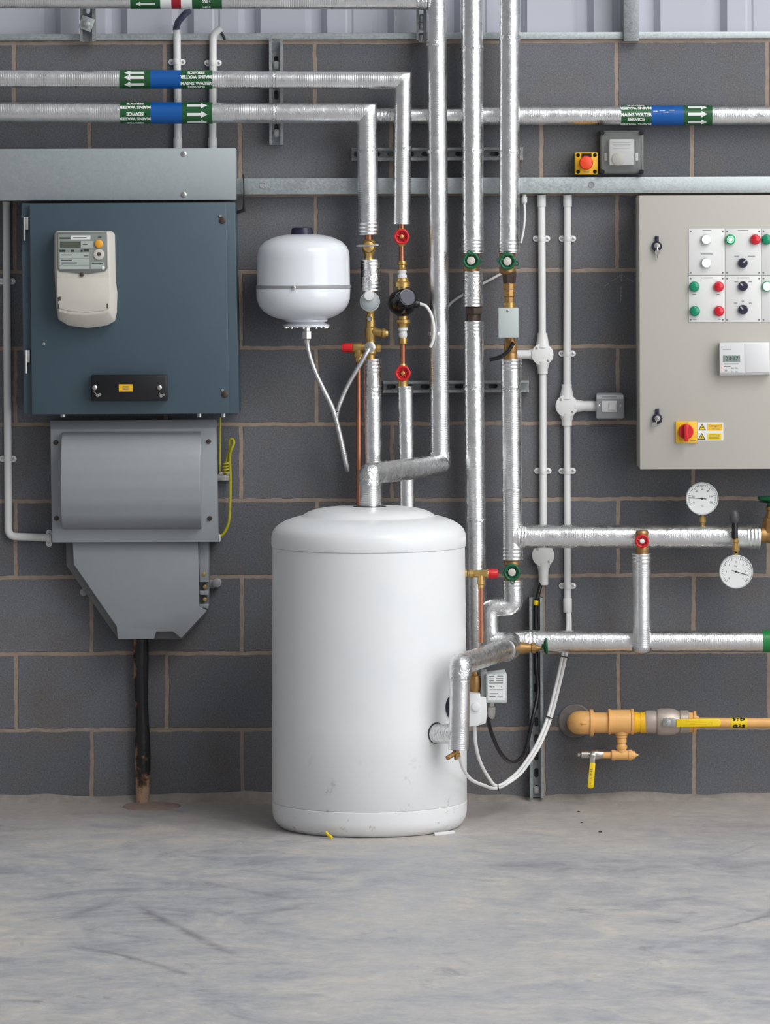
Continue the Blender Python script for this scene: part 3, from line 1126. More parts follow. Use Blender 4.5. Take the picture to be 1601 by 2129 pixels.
for a in (.88, .10, -.74):
    wrap(mb, arrow_geo(40 * k1, 7 * k1, 3.1 * k1, 12 * k1), W(1449, 240, .036), r + .0006, a)
t.part('arrow', mb, 'label_white', o)

# ---- risers
t = insulated('insulated_pipe', 'foil riser that bends forward at its foot onto the crown of the white tank', [(907, -60, .1), (915, 966, .1), (769, 985.5, .54), (769, 1052, .54)], 20.5, fil=5, tapes=[((906.8, 84, .1), (906.9, 96, .1)), ((908, 312, .1), (908.1, 319, .1)), ((910, 690, .1), (910.1, 697, .1)), ((837, 976, .33), (831, 977, .35))], group='foil insulated pipes', mat='foil_rib')

for (p0, p1) in (((914, 967.5, .12), (776, 984.5, .515)),):
    q0, q1, rr_ = W(*p0), W(*p1), t.r
    t.part('bend_wrap', MB().tube([q0, q1], lambda L: rr_ + .0022, 36, .004, .035), 'foil_dull', smooth=70)
t.part('bend_wrap', MB().tube(fillet([W(914.8, 940, .1), W(915, 966, .1), W(905, 968, .125)], .012, 6), lambda L: rr_ + .0030, 32, .003, .05), 'foil_dull', smooth=70)
t.part('bend_wrap', MB().tube(fillet([W(781, 984, .50), W(769, 985.5, .54), W(769, 1008, .54)], .006, 4), lambda L: rr_ + .0030, 32, .003, .05), 'foil_dull', smooth=70)

t = insulated('insulated_pipe', 'upper length of the foil riser ending above the left green handwheel', [(981, -60, .1), (983.5, 526, .1)], 23, tapes=[((982, 96, .1), (982.1, 106, .1)), ((983, 310, .1), (983, 318, .1))], ends=[((983.4, 496, .1), (983.5, 526, .1))], group='foil insulated pipes')
t = insulated('insulated_pipe', 'short foil sleeve between the left green handwheel and the dark iron union', [(983.5, 565, .1), (983.8, 636, .1)], 20.5, ends=[((983.5, 564, .1), (983.6, 582, .1)), ((983.7, 612, .1), (983.8, 637, .1))], group='foil insulated pipes', mat='foil_dull')
t = insulated('insulated_pipe', 'long foil riser below the dark iron union, passing behind the tank side', [(984.5, 669, .1), (991, 1372, .1)], 21.5, tapes=[((985.5, 800, .1), (985.6, 810, .1)), ((988.7, 1078, .1), (988.8, 1084, .1))], ends=[((984.5, 668, .1), (984.7, 692, .1))], group='foil insulated pipes')

t = insulated('insulated_pipe', 'rightmost foil riser, upper length above the right green handwheel', [(1060.5, -60, .125), (1058.5, 525, .125)], 21.5, tapes=[((1060, 74, .125), (1060, 82, .125)), ((1059.5, 312, .125), (1059.5, 320, .125))], ends=[((1058.6, 497, .125), (1058.5, 526, .125))], group='foil insulated pipes')
t = insulated('insulated_pipe', 'foil riser below the grey junction cover with a side branch towards the dial gauges', [(1062.5, 748, .125), (1065.5, 1163, .125)], 21, tapes=[((1063, 802, .125), (1063, 812, .125)), ((1064.7, 1016, .125), (1064.7, 1022, .125))], ends=[((1062.5, 747, .125), (1062.6, 770, .125)), ((1065.3, 1138, .125), (1065.5, 1164, .125))], group='foil insulated pipes', mat='foil_rib')
r8 = 24.5 * S(.125)
t.part('branch_insulation', MB().tube([W(1066, 1115, .125), W(1088, 1115.3, .125), W(1579, 1115.5, .125)], r8, 32, .008, .014), 'foil', smooth=60)
t.part('joint_tape', MB().tube([W(1076, 1115, .125), W(1092, 1115.3, .125)], lambda L: r8 + .002 + .0012 * math.sin(L * 700), 32, .003, .05), 'foil_dull', smooth=60)
t.part('end_tape', MB().tube([W(1552, 1115.5, .125), W(1580, 1115.5, .125)], lambda L: r8 + .0008 + .0005 * math.sin(L * 2 * math.pi / .0105), 32, .0015, .02), 'foil', smooth=60)

t = insulated('insulated_pipe', 'S-bend foil pipe below the lowest green handwheel', [(1066, 1207, .125), (1068, 1262, .125), (1017, 1263, .125), (1019, 1352, .125)], 20.5, fil=17, ends=[((1066, 1206, .125), (1066.6, 1224, .125))], group='foil insulated pipes')

t = insulated('insulated_pipe', 'lowest horizontal foil pipe with a bright green band at the right edge', [(1019, 1333, .125), (1700, 1333, .125)], 22.2, tapes=[((1090, 1333, .125), (1118, 1333, .125))], group='foil insulated pipes')
o, r = band(t, 1585, 1660, 1333, 'label_bright_green')

t = insulated('insulated_pipe', 'foil pipe coming forward from the wall and dropping in front of the tank side', [(1061, 1334, .125), (1061, 1348, .35), (957, 1382, .80), (953, 1558, .80)], 20.0, fil=11, tapes=[((956, 1398, .80), (955.6, 1416, .80))], group='foil insulated pipes', mat='foil_rib')
rr_ = t.r
t.part('bend_wrap', MB().tube([W(1060, 1347, .345), W(962, 1380.5, .775)], lambda L: rr_ + .0022, 36, .004, .035), 'foil_dull', smooth=70)
t.part('bend_wrap', MB().tube(fillet([W(1061, 1337, .16), W(1061, 1348, .35), W(1050, 1352, .40)], .014, 6), lambda L: rr_ + .0045, 32, .003, .05), 'foil_dull', smooth=70)
t.part('bend_wrap', MB().tube(fillet([W(968, 1378, .75), W(957, 1382, .80), W(956.6, 1404, .80)], .010, 5), lambda L: rr_ + .0034, 32, .003, .05), 'foil_dull', smooth=70)
rs = 21 * S(.78)
t.part('stub_insulation', MB().tube([W(951, 1527, .80), W(900, 1524.5, .735)], rs, 28, .006, .03), 'foil_dull', smooth=60)
mb = MB().lathe(W(948, 1556, .80), (0, 0, -1), [(0, .011), (.012, .011), (.0125, .014), (.022, .014), (.023, .006), (.03, .006)], 6)
mb.tube([W(946, 1566, .81), W(930, 1576, .83)], .0065, 12)
t.part('drain_cock', mb, 'bronze', smooth=30)

t = insulated('insulated_pipe', 'foil pipe from the brass safety valve cluster down behind the tank top', [(774, 748, .1), (777.5, 1090, .1)], 18.5, tapes=[((774.5, 800, .1), (774.6, 830, .1))], ends=[((774, 747, .1), (774.2, 775, .1))], group='foil insulated pipes')
t = insulated('insulated_pipe', 'thin foil pipe under the lower red handwheel, going down behind the tank', [(842.5, 804, .1), (847.5, 1090, .1)], 16.5, group='foil insulated pipes', tapes=[((842.5, 803, .1), (842.7, 812, .1))])
t = insulated('insulated_pipe', 'short foil sleeve beside the expansion vessel, under the brass ball valve', [(769.5, 541, .1), (770.5, 604, .1)], 19.5, ends=[((769.5, 540, .1), (769.7, 558, .1)), ((770.2, 588, .1), (770.5, 605, .1))], group='foil insulated pipes', mat='foil_dull')

t = insulated('insulated_pipe', 'short vertical foil pipe joining the two lower horizontal pipes under the red valve', [(1334, 1152, .185), (1334.5, 1352, .185)], 19.5, ends=[((1334, 1151, .185), (1334, 1172, .185))], group='foil insulated pipes', mat='foil_rib')
rv = t.r
t.part('end_cap', MB().lathe(W(1334.5, 1345, .185), (0, 0, -1), [(0, rv * 1.06), (.010, rv * 1.05), (.017, rv * .75), (.021, rv * .3), (.022, .001)], 20), 'foil_dull', smooth=60)
t.part('stub_insulation', MB().tube([W(1334.5, 1337, .185), W(1334.5, 1334, .13)], rv * .95, 24, .006, .03), 'foil_dull', smooth=60)

# ================================================================ valves and fittings
# brass ball valve under the lower left pipe
t = Thing('ball_valve', 'brass ball valve with a thin slotted lever, left of the upper red handwheel', 'valve', W(767, 541, .1))
t.part('tail', MB().lv(766.5, .1, [(484, 8), (500, 8)]), 'copper')
t.part('body', MB().lv(767, .1, [(498, 9), (500, 12), (505, 14), (513, 14.5), (521, 14), (526, 11.5), (530, 9.5), (541, 9.5)]), 'brass')
mb = MB().lf(766.5, 513, .13, [(.10, 13.5), (.118, 13.5), (.124, 11), (.127, 5), (.128, .1)])
t.part('bonnet', mb, 'brass')
mb = MB().prism([(740, 510.5), (748, 508.5), (762, 509), (771, 508.5), (787, 508.5), (787, 511.5), (771, 512), (762, 513), (748, 513.5), (740, 512)], .128, .133, .0006)
t.part('lever', mb, 'steel')

# clear bowl strainer
t = Thing('sight_bowl', 'clear bowl with a white cap on the pipe beside the expansion vessel', 'strainer', W(769, 650, .1))
t.part('body', MB().lv(770, .1, [(603, 11), (612, 14), (640, 14), (650, 9), (654, 8)]), 'brass')
t.part('bowl', MB().lf(769, 627, .14, [(.1, 19), (.128, 19.5), (.142, 18.5), (.150, 15), (.154, 9), (.155, .1)], 32), 'clear_cup')
t.part('bowl_rim', MB().lf(769, 627, .13, [(.118, 19.5), (.118, 21), (.126, 21), (.126, 19.5)], 32, ), 'stat_grey')
t.part('cap', MB().lf(767, 615, .16, [(.12, 11), (.158, 11), (.162, 9), (.163, .1)], 24), 'white')

# safety valve cluster
t = Thing('safety_valve', 'brass valve cluster with a red cap between the two hoses', 'valve', W(772, 748, .1))
mb = MB().lv(770, .1, [(652, 8), (660, 9), (668, 10), (680, 10), (682, 12), (700, 12), (704, 10), (716, 10), (722, 12.5), (734, 12.5), (738, 9.5), (749, 9.5)])
mb.lh(723, .1, [(733, 9.5), (736, 11), (752, 11), (754, 9), (776, 9)])
mb.lv(745, .1, [(722, 10), (734, 10), (735, 11.5), (741, 11.5), (742, 8), (752, 8)])
a = W(774, 686, .1)
mb.tube([a, W(785, 691, .115), W(796, 693, .12)], 8.5 * S(.1), 16)
mb.lh(693, .12, [(794, 9), (796, 10.5), (800, 10.5), (802, 8), (807, 7)])
t.part('body', mb, 'brass', smooth=30)
t.part('cap', MB().lh(723, .1, [(710, 6), (711, 8.5), (720, 10), (732, 10.5), (733, 9)], 12), 'red', smooth=20)
t.part('plug', MB().lh(724, .1, [(782, 7), (783, 8.5), (791, 8.5), (792, 6)], 6), 'brass', smooth=20)
t.part('hose_union', MB().lf(769, 722, .135, [(.1, 9), (.12, 9), (.12, 11.5), (.135, 11.5), (.137, 8), (.137, .1)], 18), 'chrome')
t.part('test_point', MB().lf(768, 663, .12, [(.1, 6), (.118, 6), (.121, 4), (.121, .1)], 14), 'chrome')

t = single('copper_pipe', 'copper discharge pipe dropping from the red capped valve behind the tank', 'pipe', MB().tube([W(745.5, 748, .1), W(746.5, 1090, .1)], 5.7 * S(.1), 16, .05), 'copper', 'bare copper pipes')


def wheel_valve(label, x, y, d, wheel_mat, R, body, body_mat='brass', hub=None, group=None, tails=(), lobes=6, wheel_d=.045, tags=(), amp=.03):
    """valve on a vertical pipe with its handwheel towards the room"""
    y_bot = max(p[0] for p in body)
    t = Thing('gate_valve', label, 'valve', W(x, y_bot, d), group)
    b = MB().lv(x, d, body, 20)
    b.lf(x, y, d + wheel_d * .6, [(d, 9), (d + wheel_d * .35, 9), (d + wheel_d * .36, 7.5), (d + wheel_d * .62, 7.5), (d + wheel_d * .63, 4), (d + wheel_d, 3)], 12)
    t.part('body', b, body_mat, smooth=30)
    c = W(x, y, d + wheel_d)
    wmb = hand_wheel(c, R * S(d + wheel_d), lobes, amp=amp)
    for (tx, ty) in tags:
        p = W(x + tx, y + ty, d + wheel_d)
        k = S(d)
        wmb.tube([p + Vector((4 * k * math.cos(a), 0, 4 * k * math.sin(a))) for a in [2 * math.pi * i / 10 for i in range(11)]], 1.2 * k, 6)
    w = t.part('handwheel', wmb, wheel_mat)
    if hub:
        t.part('hub_cap', MB().lf(x, y, d + wheel_d, [(d + wheel_d - .004, hub[1]), (d + wheel_d + .002, hub[1]), (d + wheel_d + .003, hub[1] - 1), (d + wheel_d + .003, .1)], 20), hub[0], w)
    for (m, prof) in tails:
        t.part('pipe_tail', MB().lv(x, d, prof), m)
    return t


wheel_valve('upper red handwheel valve, above the black pump', 835, 492, .1, 'red', 17, [(474, 7), (480, 10), (486, 12.5), (500, 12.5), (506, 10), (512, 7)], hub=('brass', 4), group='red handwheel valves', tails=[('copper', [(458, 6.5), (476, 6.5)]), ('copper', [(509, 5.5), (545, 5.5)])])
wheel_valve('lower red handwheel valve, below the black pump', 837.5, 776, .1, 'red', 17, [(756, 7), (763, 10), (770, 12.5), (786, 12.5), (793, 11), (806, 11)], hub=('brass', 4), group='red handwheel valves', tails=[('copper', [(708, 5.8), (760, 5.8)])])
wheel_valve('left green handwheel valve on the thicker foil riser', 979.5, 542, .1, 'green_wheel', 18.5, [(524, 15), (531, 17), (534, 17), (536, 13), (550, 13), (553, 17), (558, 17), (566, 15)], 'bronze', ('off_white', 8.5), 'green handwheel valves', tags=((-4, -17), (17, 2)))
wheel_valve('right green handwheel valve above the brown bronze fitting', 1055, 543.5, .125, 'green_wheel', 18.5, [(524, 14), (528, 17), (534, 17), (538, 13), (552, 14), (556, 17), (566, 17), (570, 13)], 'bronze', ('off_white', 8.5), 'green handwheel valves', tags=((-4, -17), (19, 4), (-18, -3)))
wheel_valve('lowest green handwheel valve, over the S-bend pipe', 1064.5, 1190, .125, 'green_wheel', 18.5, [(1162, 14), (1168, 17), (1174, 17), (1178, 12), (1196, 13), (1200, 16), (1208, 16)], 'bronze', ('off_white', 8), 'green handwheel valves', tags=((1, 19), (-17, 2)))
wheel_valve('red handwheel valve where the short vertical pipe meets the upper branch', 1335, 1125, .185, 'red', 15, [(1103, 12), (1108, 14), (1118, 12), (1134, 12), (1138, 14), (1146, 14), (1153, 12)], 'bronze', ('label_white', 5), None, wheel_d=.04, amp=.02, lobes=8)

# valve with its green wheel edge-on
t = Thing('gate_valve', 'brass valve with a green handwheel seen edge-on, on the forward pipe bend', 'valve', W(1105, 1362, .35), 'green handwheel valves')
t.part('body', MB().lh(1347.5, .35, [(1070, 13), (1086, 12), (1104, 9), (1105, 11), (1113, 11), (1115, 7), (1122, 4), (1131, 3.5)], 12), 'bronze', smooth=30)
t.part('handwheel', hand_wheel(W(1136, 1344, .35), 18.5 * S(.35), 6, (1, 0, .03), .16, .25), 'green_wheel')

# bronze fitting and dark union on the risers
t = Thing('bronze_union', 'brown and brass fitting between the right green handwheel and the grey cover', 'fitting', W(1058, 642, .125))
t.part('dark_section', MB().lv(1059, .125, [(564, 15), (570, 15.5), (586, 14), (592, 12)], 8), 'iron', smooth=25)
t.part('brass_section', MB().lv(1059, .125, [(588, 12), (590, 13.5), (600, 13.5), (602, 11.5), (612, 13), (616, 13), (618, 11), (630, 10.5)], 10), 'bronze', smooth=25)
t.part('copper_section', MB().lv(1059, .125, [(617, 10), (631, 10)]), 'copper')
t.part('collar', MB().lv(1059, .125, [(629, 12.5), (641, 12.5)]), 'brass')

t = Thing('iron_union', 'dark iron union nut on the foil riser', 'fitting', W(985, 668, .1))
t.part('nut', MB().lv(985, .1, [(637, 17), (639, 19), (652, 19), (654, 17)], 6), 'iron', smooth=20)
t.part('sleeve', MB().lv(984.5, .1, [(630, 14), (655, 15), (672, 15)], 12), 'iron', smooth=30)

t = Thing('junction_cover', 'plain light grey metal cover plate box on the right riser', 'cover box', W(1057, 702, .13))
mb = MB().px(1036.5, 640, 1078, 702, .115, .178, .0015)
t.part('cover', mb, 'stat_grey')
t.part('stem', MB().lv(1058, .125, [(630, 9), (716, 9)]), 'bronze')
screw(t, 1056, 646, .178, 3)

t = Thing('ball_valve', 'brass ball valve with a black lever below the grey cover box', 'valve', W(1062, 750, .125))
t.part('body', MB().lv(1062, .125, [(702, 9), (706, 9), (716, 14), (724, 14.5), (734, 13), (736, 14), (749, 14)], 14), 'bronze', smooth=30)
t.part('lever', MB().tube(spline([W(1068, 712, .15), W(1056, 730, .152), W(1040, 742, .152), W(1018, 748, .15)], 5), 4.2 * S(.15), 10), 'black')

# gate valve cut by the right edge
t = Thing('gate_valve', 'bronze gate valve with green wheel, cut by the right picture edge beside the gauges', 'valve', W(1600, 1140, .125), 'green handwheel valves')
t.part('body', MB().lh(1112, .125, [(1572, 15), (1582, 15), (1583, 17), (1590, 17), (1594, 16), (1608, 20), (1622, 16), (1626, 17), (1640, 17)], 20), 'bronze', smooth=30)
t.part('bonnet', MB().lv(1603, .125, [(1052, 9), (1054, 11), (1060, 11), (1062, 9), (1075, 12), (1077, 16), (1084, 16), (1086, 18), (1108, 18)], 10), 'bronze', smooth=25)
t.part('stem', MB().lv(1603, .125, [(1036, 4), (1054, 5)]), 'brass')
t.part('handwheel', hand_wheel(W(1603, 1036, .125), 30 * S(.125), 6, (0, 0, 1), .14, .25), 'green_wheel')

# ================================================================ circulator pump
t = Thing('circulator_pump', 'small glossy black circulator pump between the two red handwheels', 'pump', W(838, 690, .1))
t.part('casing', MB().lf(836, 630, .15, [(.075, 22), (.085, 27), (.105, 29.5), (.125, 28)], 32), 'black_gloss')
ax = Vector((.28, -1, .32)).normalized()
k = S(.15)
t.part('motor_cap', MB().lathe(W(836.5, 629, .12), ax, [(0, 27 * k), (.018, 26 * k), (.038, 23 * k), (.050, 21 * k), (.056, 17 * k), (.057, .001)], 32), 'black_gloss')
t.part('nameplate', MB().lathe(W(836.5, 629, .12) + ax * .0573, ax, [(0, 15 * k), (.0006, 15 * k)], 28), 'navy')
t.part('cable_gland', MB().lh(631, .13, [(858, 10), (866, 9), (871, 8), (873, 6)], 14), 'black')
for (name, prof, m) in (('upper_union', [(542, 8), (545, 9.5), (550, 9.5), (551, 7.5), (556, 7.5), (558, 9.5), (562, 8)], 'brass'),
                        ('upper_flange', [(577, 10), (579, 12), (585, 13.5), (587, 16.5), (596, 16.5), (597, 11), (606, 11)], 'brass'),
                        ('lower_flange', [(655, 11), (664, 11), (665, 16), (672, 16), (673, 12), (682, 10)], 'brass'),
                        ('lower_union', [(702, 8), (705, 9), (714, 9), (716, 7)], 'brass')):
    t.part(name, MB().lv(836.5 + (prof[0][0] - 560) * .012, .1, prof, 16), m, smooth=30)
t.part('upper_seal', MB().lv(836.3, .1, [(560, 6.5), (562, 9), (566, 9), (568, 7.5), (571, 7.5), (572, 10), (578, 10)]), 'white')
t.part('lower_seal', MB().lv(837.8, .1, [(680, 10), (683, 10.5), (687, 10.5), (688, 8), (692, 8), (693, 9), (698, 9), (703, 7)]), 'white')
single('pump_cable', 'white cable curling down from the black pump to the nearby foil riser', 'cable', MB().tube(spline([W(871, 631, .13), W(886, 637, .135), W(897, 655, .135), W(902, 680, .135), W(901, 705, .134), W(895, 722, .132)], 6), 3.3 * S(.13), 10), 'pvc')

# ================================================================ expansion vessel, hose
t = Thing('expansion_vessel', 'white rounded expansion vessel on the block wall', 'vessel', W(632, 683, .16))
dv = .165
t.part('shell', MB().lv(630.5, dv, [(487, 12), (487.5, 30), (489.5, 46), (494, 63), (502, 80), (512, 90), (522, 94.5), (535, 96.3), (590, 97), (592.5, 97.5)], 64), 'vessel', smooth=50)
t.part('seam_clamp', MB().lv(630.5, dv, [(591.5, 96), (593, 98.3), (596, 98.5), (599, 98.3), (601, 96)], 64), 'grey_paint', smooth=30)
t.part('lower_shell', MB().lv(630.5, dv, [(600, 97.3), (601, 98), (622, 97), (636, 92), (646, 84), (654, 73), (660, 60), (664, 46), (666, 36)], 64), 'vessel', smooth=50)
mb = MB().lv(637, dv, [(664, 44), (668, 44), (671, 36), (675, 48), (679, 48), (680, 40)], 40)
t.part('flange', mb, 'vessel', smooth=40)
for i in range(10):
    a = 2 * math.pi * (i + .3) / 10
    c = W(637, 677, dv) + Vector((math.cos(a), math.sin(a), 0)) * 43.5 * S(dv)
    t.part('flange_bolt', MB().lathe(c, (0, 0, -1), [(-.002, .004), (.008, .004), (.009, .002)], 6), 'chrome', smooth=20)
t.part('top_cap', MB().lv(628, dv, [(473, 16), (474, 21), (480, 22.5), (488, 23)], 24), 'navy')
t.part('clamp_bolt', MB().lf(611, 598, dv + .14, [(dv + .13, 4), (dv + .141, 4), (dv + .142, 2.5)], 10), 'steel')
t.part('wall_bracket', MB().px(690, 536, 724, 578, 0, .16, .002), 'black')
t.part('inlet_nut', MB().lv(638, dv, [(678, 7), (688, 7), (689, 10), (704, 10), (706, 7), (716, 5)], 6), 'chrome', smooth=20)

hose = spline([W(638.5, 712, dv), W(643, 736, dv), W(655, 772, dv), W(675, 815, dv), W(692, 851, .16), W(704, 895, .155), W(713, 935, .155), W(720.5, 970, .15)], 7)
h2 = spline([W(720.5, 970, .15), W(722, 977, .14), W(720, 966, .128), W(713, 930, .125), W(704, 892, .125), W(699, 868, .128), W(705, 843, .13), W(722, 803, .13), W(742, 768, .132), W(758, 741, .135), W(769, 723, .13)], 7)
t = Thing('braided_hose', 'silver braided hose hanging in a V under the expansion vessel', 'hose', W(722, 977, .145))
t.part('hose', MB().tube(hose + h2[1:], 5.1 * S(.15), 14, .006), 'braid', smooth=60)
t.part('cable_tie', MB().lathe(W(694, 856, .145), (.25, 0, -1), [(0, .0125), (.0035, .0125)], 18), 'black')

# ================================================================ tank
cx = W(767.5, 1400, .54).x
TC = Vector((cx, -.54, 0))
t = Thing('hot_water_cylinder', 'large white hot water cylinder standing on the concrete floor', 'water tank', TC)
R = .2755
t.part('jacket', MB().lathe(TC, (0, 0, 1), [(.074, R - .001), (.0755, R), (.3, R), (.6, R - .0015), (.789, R - .003), (.7905, R - .005)], 128), 'tank', smooth=35)
t.part('base_ring', MB().lathe(TC, (0, 0, 1), [(.0, .244), (.002, .252), (.012, .263), (.026, .2715), (.040, .2748), (.0715, R + .0004), (.073, R - .0015), (.0735, R - .003)], 128), 'tank', smooth=35)
t.part('lid', MB().lathe(TC, (0, 0, 1), [(.790, R - .005), (.7915, R - .001), (.800, R + .0003), (.815, R), (.828, .2735), (.838, .2695), (.847, .262), (.856, .250), (.864, .235), (.8695, .220), (.8735, .205), (.8750, .196), (.8760, .191), (.8785, .187), (.8835, .180), (.890, .167), (.8955, .148), (.8995, .122), (.9018, .09), (.9025, .05), (.9025, .0005)], 128), 'tank', smooth=35)
p = W(769, 1050, .54)
t.part('rubber_grommet', MB().lathe((p.x, p.y, .9005), (0, 0, 1), [(0, .047), (.003, .047), (.004, .030)], 32), 'black')
# dark socket on the side behind the dropping pipe
a = Vector((W(945, 1470, .70).x - cx, -.150, 0)).normalized()
q = TC + a * (R - .004) + Vector((0, 0, W(930, 1470, .7).z))
t.part('immersion_boss', MB().lathe(q, a, [(0, .034), (.012, .034), (.014, .026), (.014, .001)], 28), 'navy')
q = TC + Vector((W(905, 1524, .74).x - cx, -.20, 0)).normalized() * (R - .004) + Vector((0, 0, W(905, 1524, .74).z))
t.part('socket_grommet', MB().lathe(q, Vector((W(905, 1524, .74).x - cx, -.20, 0)), [(0, .030), (.006, .030), (.007, .028)], 28), 'black')
q = Vector((cx + R - .006, -.54, W(970, 1192, .54).z))
t.part('side_nipple', MB().lathe(q, (1, 0, 0), [(0, .011), (.0085, .011)], 16), 'brass')

p0, p1 = W(678, 1726, .80), W(690, 1741, .83)
t = single('sheath_offcut', 'yellow offcut of cable sheath lying against the tank base', 'offcut', MB().tube([Vector((p0.x, -.800, .018)), Vector((p0.x + .006, -.806, .010)), Vector((p1.x, -.815, .0045))], .0042, 10), 'lemon')
mb = MB()
mb.loft([[Vector(v) for v in ((W(903, 1735).x * .93, -.742, 0), (W(945, 1727).x * .93, -.700, 0), (W(945, 1727).x * .93 + .004, -.712, 0), (W(903, 1735).x * .93 + .003, -.756, 0))],
         [Vector(v) for v in ((W(903, 1735).x * .93, -.742, .008), (W(945, 1727).x * .93, -.700, .008), (W(945, 1727).x * .93 + .004, -.712, .008), (W(903, 1735).x * .93 + .003, -.756, .008))]], bev=.001)
single('trunking_offcut', 'thin white plastic offcut lying at the tank base', 'offcut', mb, 'white')

# relief valve on the tank side
t = Thing('safety_valve', 'brass relief valve with a red cap on the side of the tank', 'valve', W(1000, 1218, .54))
mb = MB().lh(1193, .54, [(973, 7), (976, 7), (977, 9.5), (984, 9.5), (985, 7), (990, 8), (1010, 8), (1014, 9.5), (1017, 9)], 10)
mb.lv(1000, .54, [(1194, 7.5), (1206, 7.5), (1207, 8.5), (1214, 8.5), (1216, 6.5), (1222, 6.5)], 10)
t.part('body', mb, 'brass', smooth=25)
t.part('cap', MB().lh(1193, .54, [(1015, 9), (1017, 10.5), (1024, 10.5), (1034, 9), (1036, 6)], 12), 'red', smooth=20)
single('copper_pipe', 'copper pipe dropping from the red capped relief valve beside the tank', 'pipe', MB().tube([W(1000, 1220, .54), W(1000.5, 1336, .54)], 5.6 * S(.54), 16, .05), 'copper', 'bare copper pipes')

# two-port valve with its actuator, thermostat
t = Thing('valve_actuator', 'light grey printed actuator box on a brass valve beside the tank', 'actuator', W(1030, 1465, .54))
t.part('casing', MB().loft([[W(1004, 1397, .50), W(1050, 1391, .50), W(1052, 1462, .50), W(1006, 1462, .50)], [W(1011, 1402, .57), W(1054, 1401, .57), W(1054, 1461, .57), W(1012, 1461, .57)]], bev=.0025), 'stat_grey')
t.part('side_housing', MB().px(1000, 1396, 1013, 1449, .49, .555, .002), 'grey_paint')
lab = t.part('printed_label', MB().px(1014.5, 1404, 1050, 1456, .57, .5708), 'label_white')
mb = MB()
for (x0, x1, y) in ((1017, 1028, 1406), (1034, 1046, 1405.5), (1017, 1027, 1411), (1032, 1046, 1410.5), (1017, 1027, 1415.5), (1032, 1046, 1415), (1017, 1046, 1420), (1018, 1023, 1428), (1025, 1028, 1428), (1042, 1044, 1428), (1018, 1046, 1434), (1018, 1036, 1442), (1018, 1030, 1448), (1034, 1046, 1449)):
    mb.px(x0, y - .8, x1, y + .9, .5705, .5714)
t.part('print', mb, 'ink', lab)
t.part('valve_body', MB().lv(987, .54, [(1396, 8), (1404, 8), (1405, 11.5), (1414, 12.5), (1428, 12.5), (1436, 11), (1442, 8), (1448, 8)], 14), 'bronze', smooth=30)
t.part('spindle', MB().lh(1421, .53, [(992, 6), (1003, 6)]), 'brass')
t.part('cable_gland', MB().lv(1022, .53, [(1460, 6), (1468, 6), (1470, 8), (1482, 8.5), (1490, 7), (1494, 5)], 8), 'chrome', smooth=25)

t = Thing('cylinder_thermostat', 'white thermostat with a round dial, low on the tank side', 'thermostat', W(990, 1510, .54))
t.part('casing', MB().prism([(977, 1441), (999, 1443), (1000, 1500), (995, 1509), (976, 1511)], .51, .585, .002), 'white')
t.part('side_casing', MB().prism([(998, 1449), (1011, 1450), (1013, 1485), (1010, 1504), (996, 1508)], .50, .57, .002), 'white')
t.part('dial', MB().lf(990, 1470, .59, [(.585, 9), (.592, 8.5), (.593, 7), (.593, .1)], 24), 'label_white')
t.part('pocket', MB().lh(1472, .54, [(966, 7), (980, 7)]), 'bronze')

# ================================================================ cables on the right of the tank
up = [(1069, 1612, .30), (1094, 1582, .20), (1118, 1543, .11), (1139, 1490, .06), (1156, 1425, .05), (1169, 1366, .05), (1175, 1335, .045), (1180, 1305, .03), (1180, 1262, .0135)]
pa = [(987, 1508, .54), (989, 1545, .52), (997, 1580, .48), (1013, 1612, .43), (1034, 1634, .385)] + up
pb = [(955, 1572, .79), (963, 1598, .74), (979, 1620, .66), (1004, 1632, .55), (1034, 1638.5, .385)] + [(x + 6.4, y + 2.5, d) for x, y, d in up[:5]] + [(1176, 1367, .05), (1181.5, 1335, .045), (1185.5, 1305, .03), (1184, 1262, .0135)]
t = Thing('flex_cable_pair', 'pair of white cables tied together, sweeping from the tank up to the conduit', 'cable', W(1036, 1642, .38))
for p_ in (pa, pb):
    t.part('cable', MB().tube(spline([W(*q) for q in p_], 7), 3.5 * S(.3), 12), 'pvc')
for (x, y, d, ang) in ((1173, 1365, .05, .2), (1142, 1491, .06, .35), (1090, 1590, .2, .75), (1036, 1637, .384, 1.45)):
    c = W(x, y, d)
    ax = Vector((math.sin(ang), .0, math.cos(ang)))
    t.part('cable_tie', MB().lathe(c - ax * .0012, ax, [(0, .0112), (.0026, .0112)], 16), 'black')
t = Thing('black_cable', 'black cable with a yellow tape mark looping from the actuator up the steel channel', 'cable', W(1068, 1588, .3))
t.part('sheath', MB().tube(spline([W(1022, 1490, .53), W(1016, 1500, .525), W(1026, 1535, .48), W(1044, 1570, .4), W(1067, 1585, .3), W(1090, 1566, .2), W(1106, 1500, .08), W(1118, 1440, .036), W(1115, 1390, .036), W(1113, 1340, .03), W(1114, 1300, .026), W(1115, 1255, .026), W(1127, 1205, .018)], 7), 4.2 * S(.3), 12), 'black_cable')
t.part('tape_mark', MB().lathe(W(1114.5, 1258, .026), (.1, 0, 1), [(0, .0075), (.003, .0085), (.012, .0085), (.014, .0075)], 14), 'lemon')

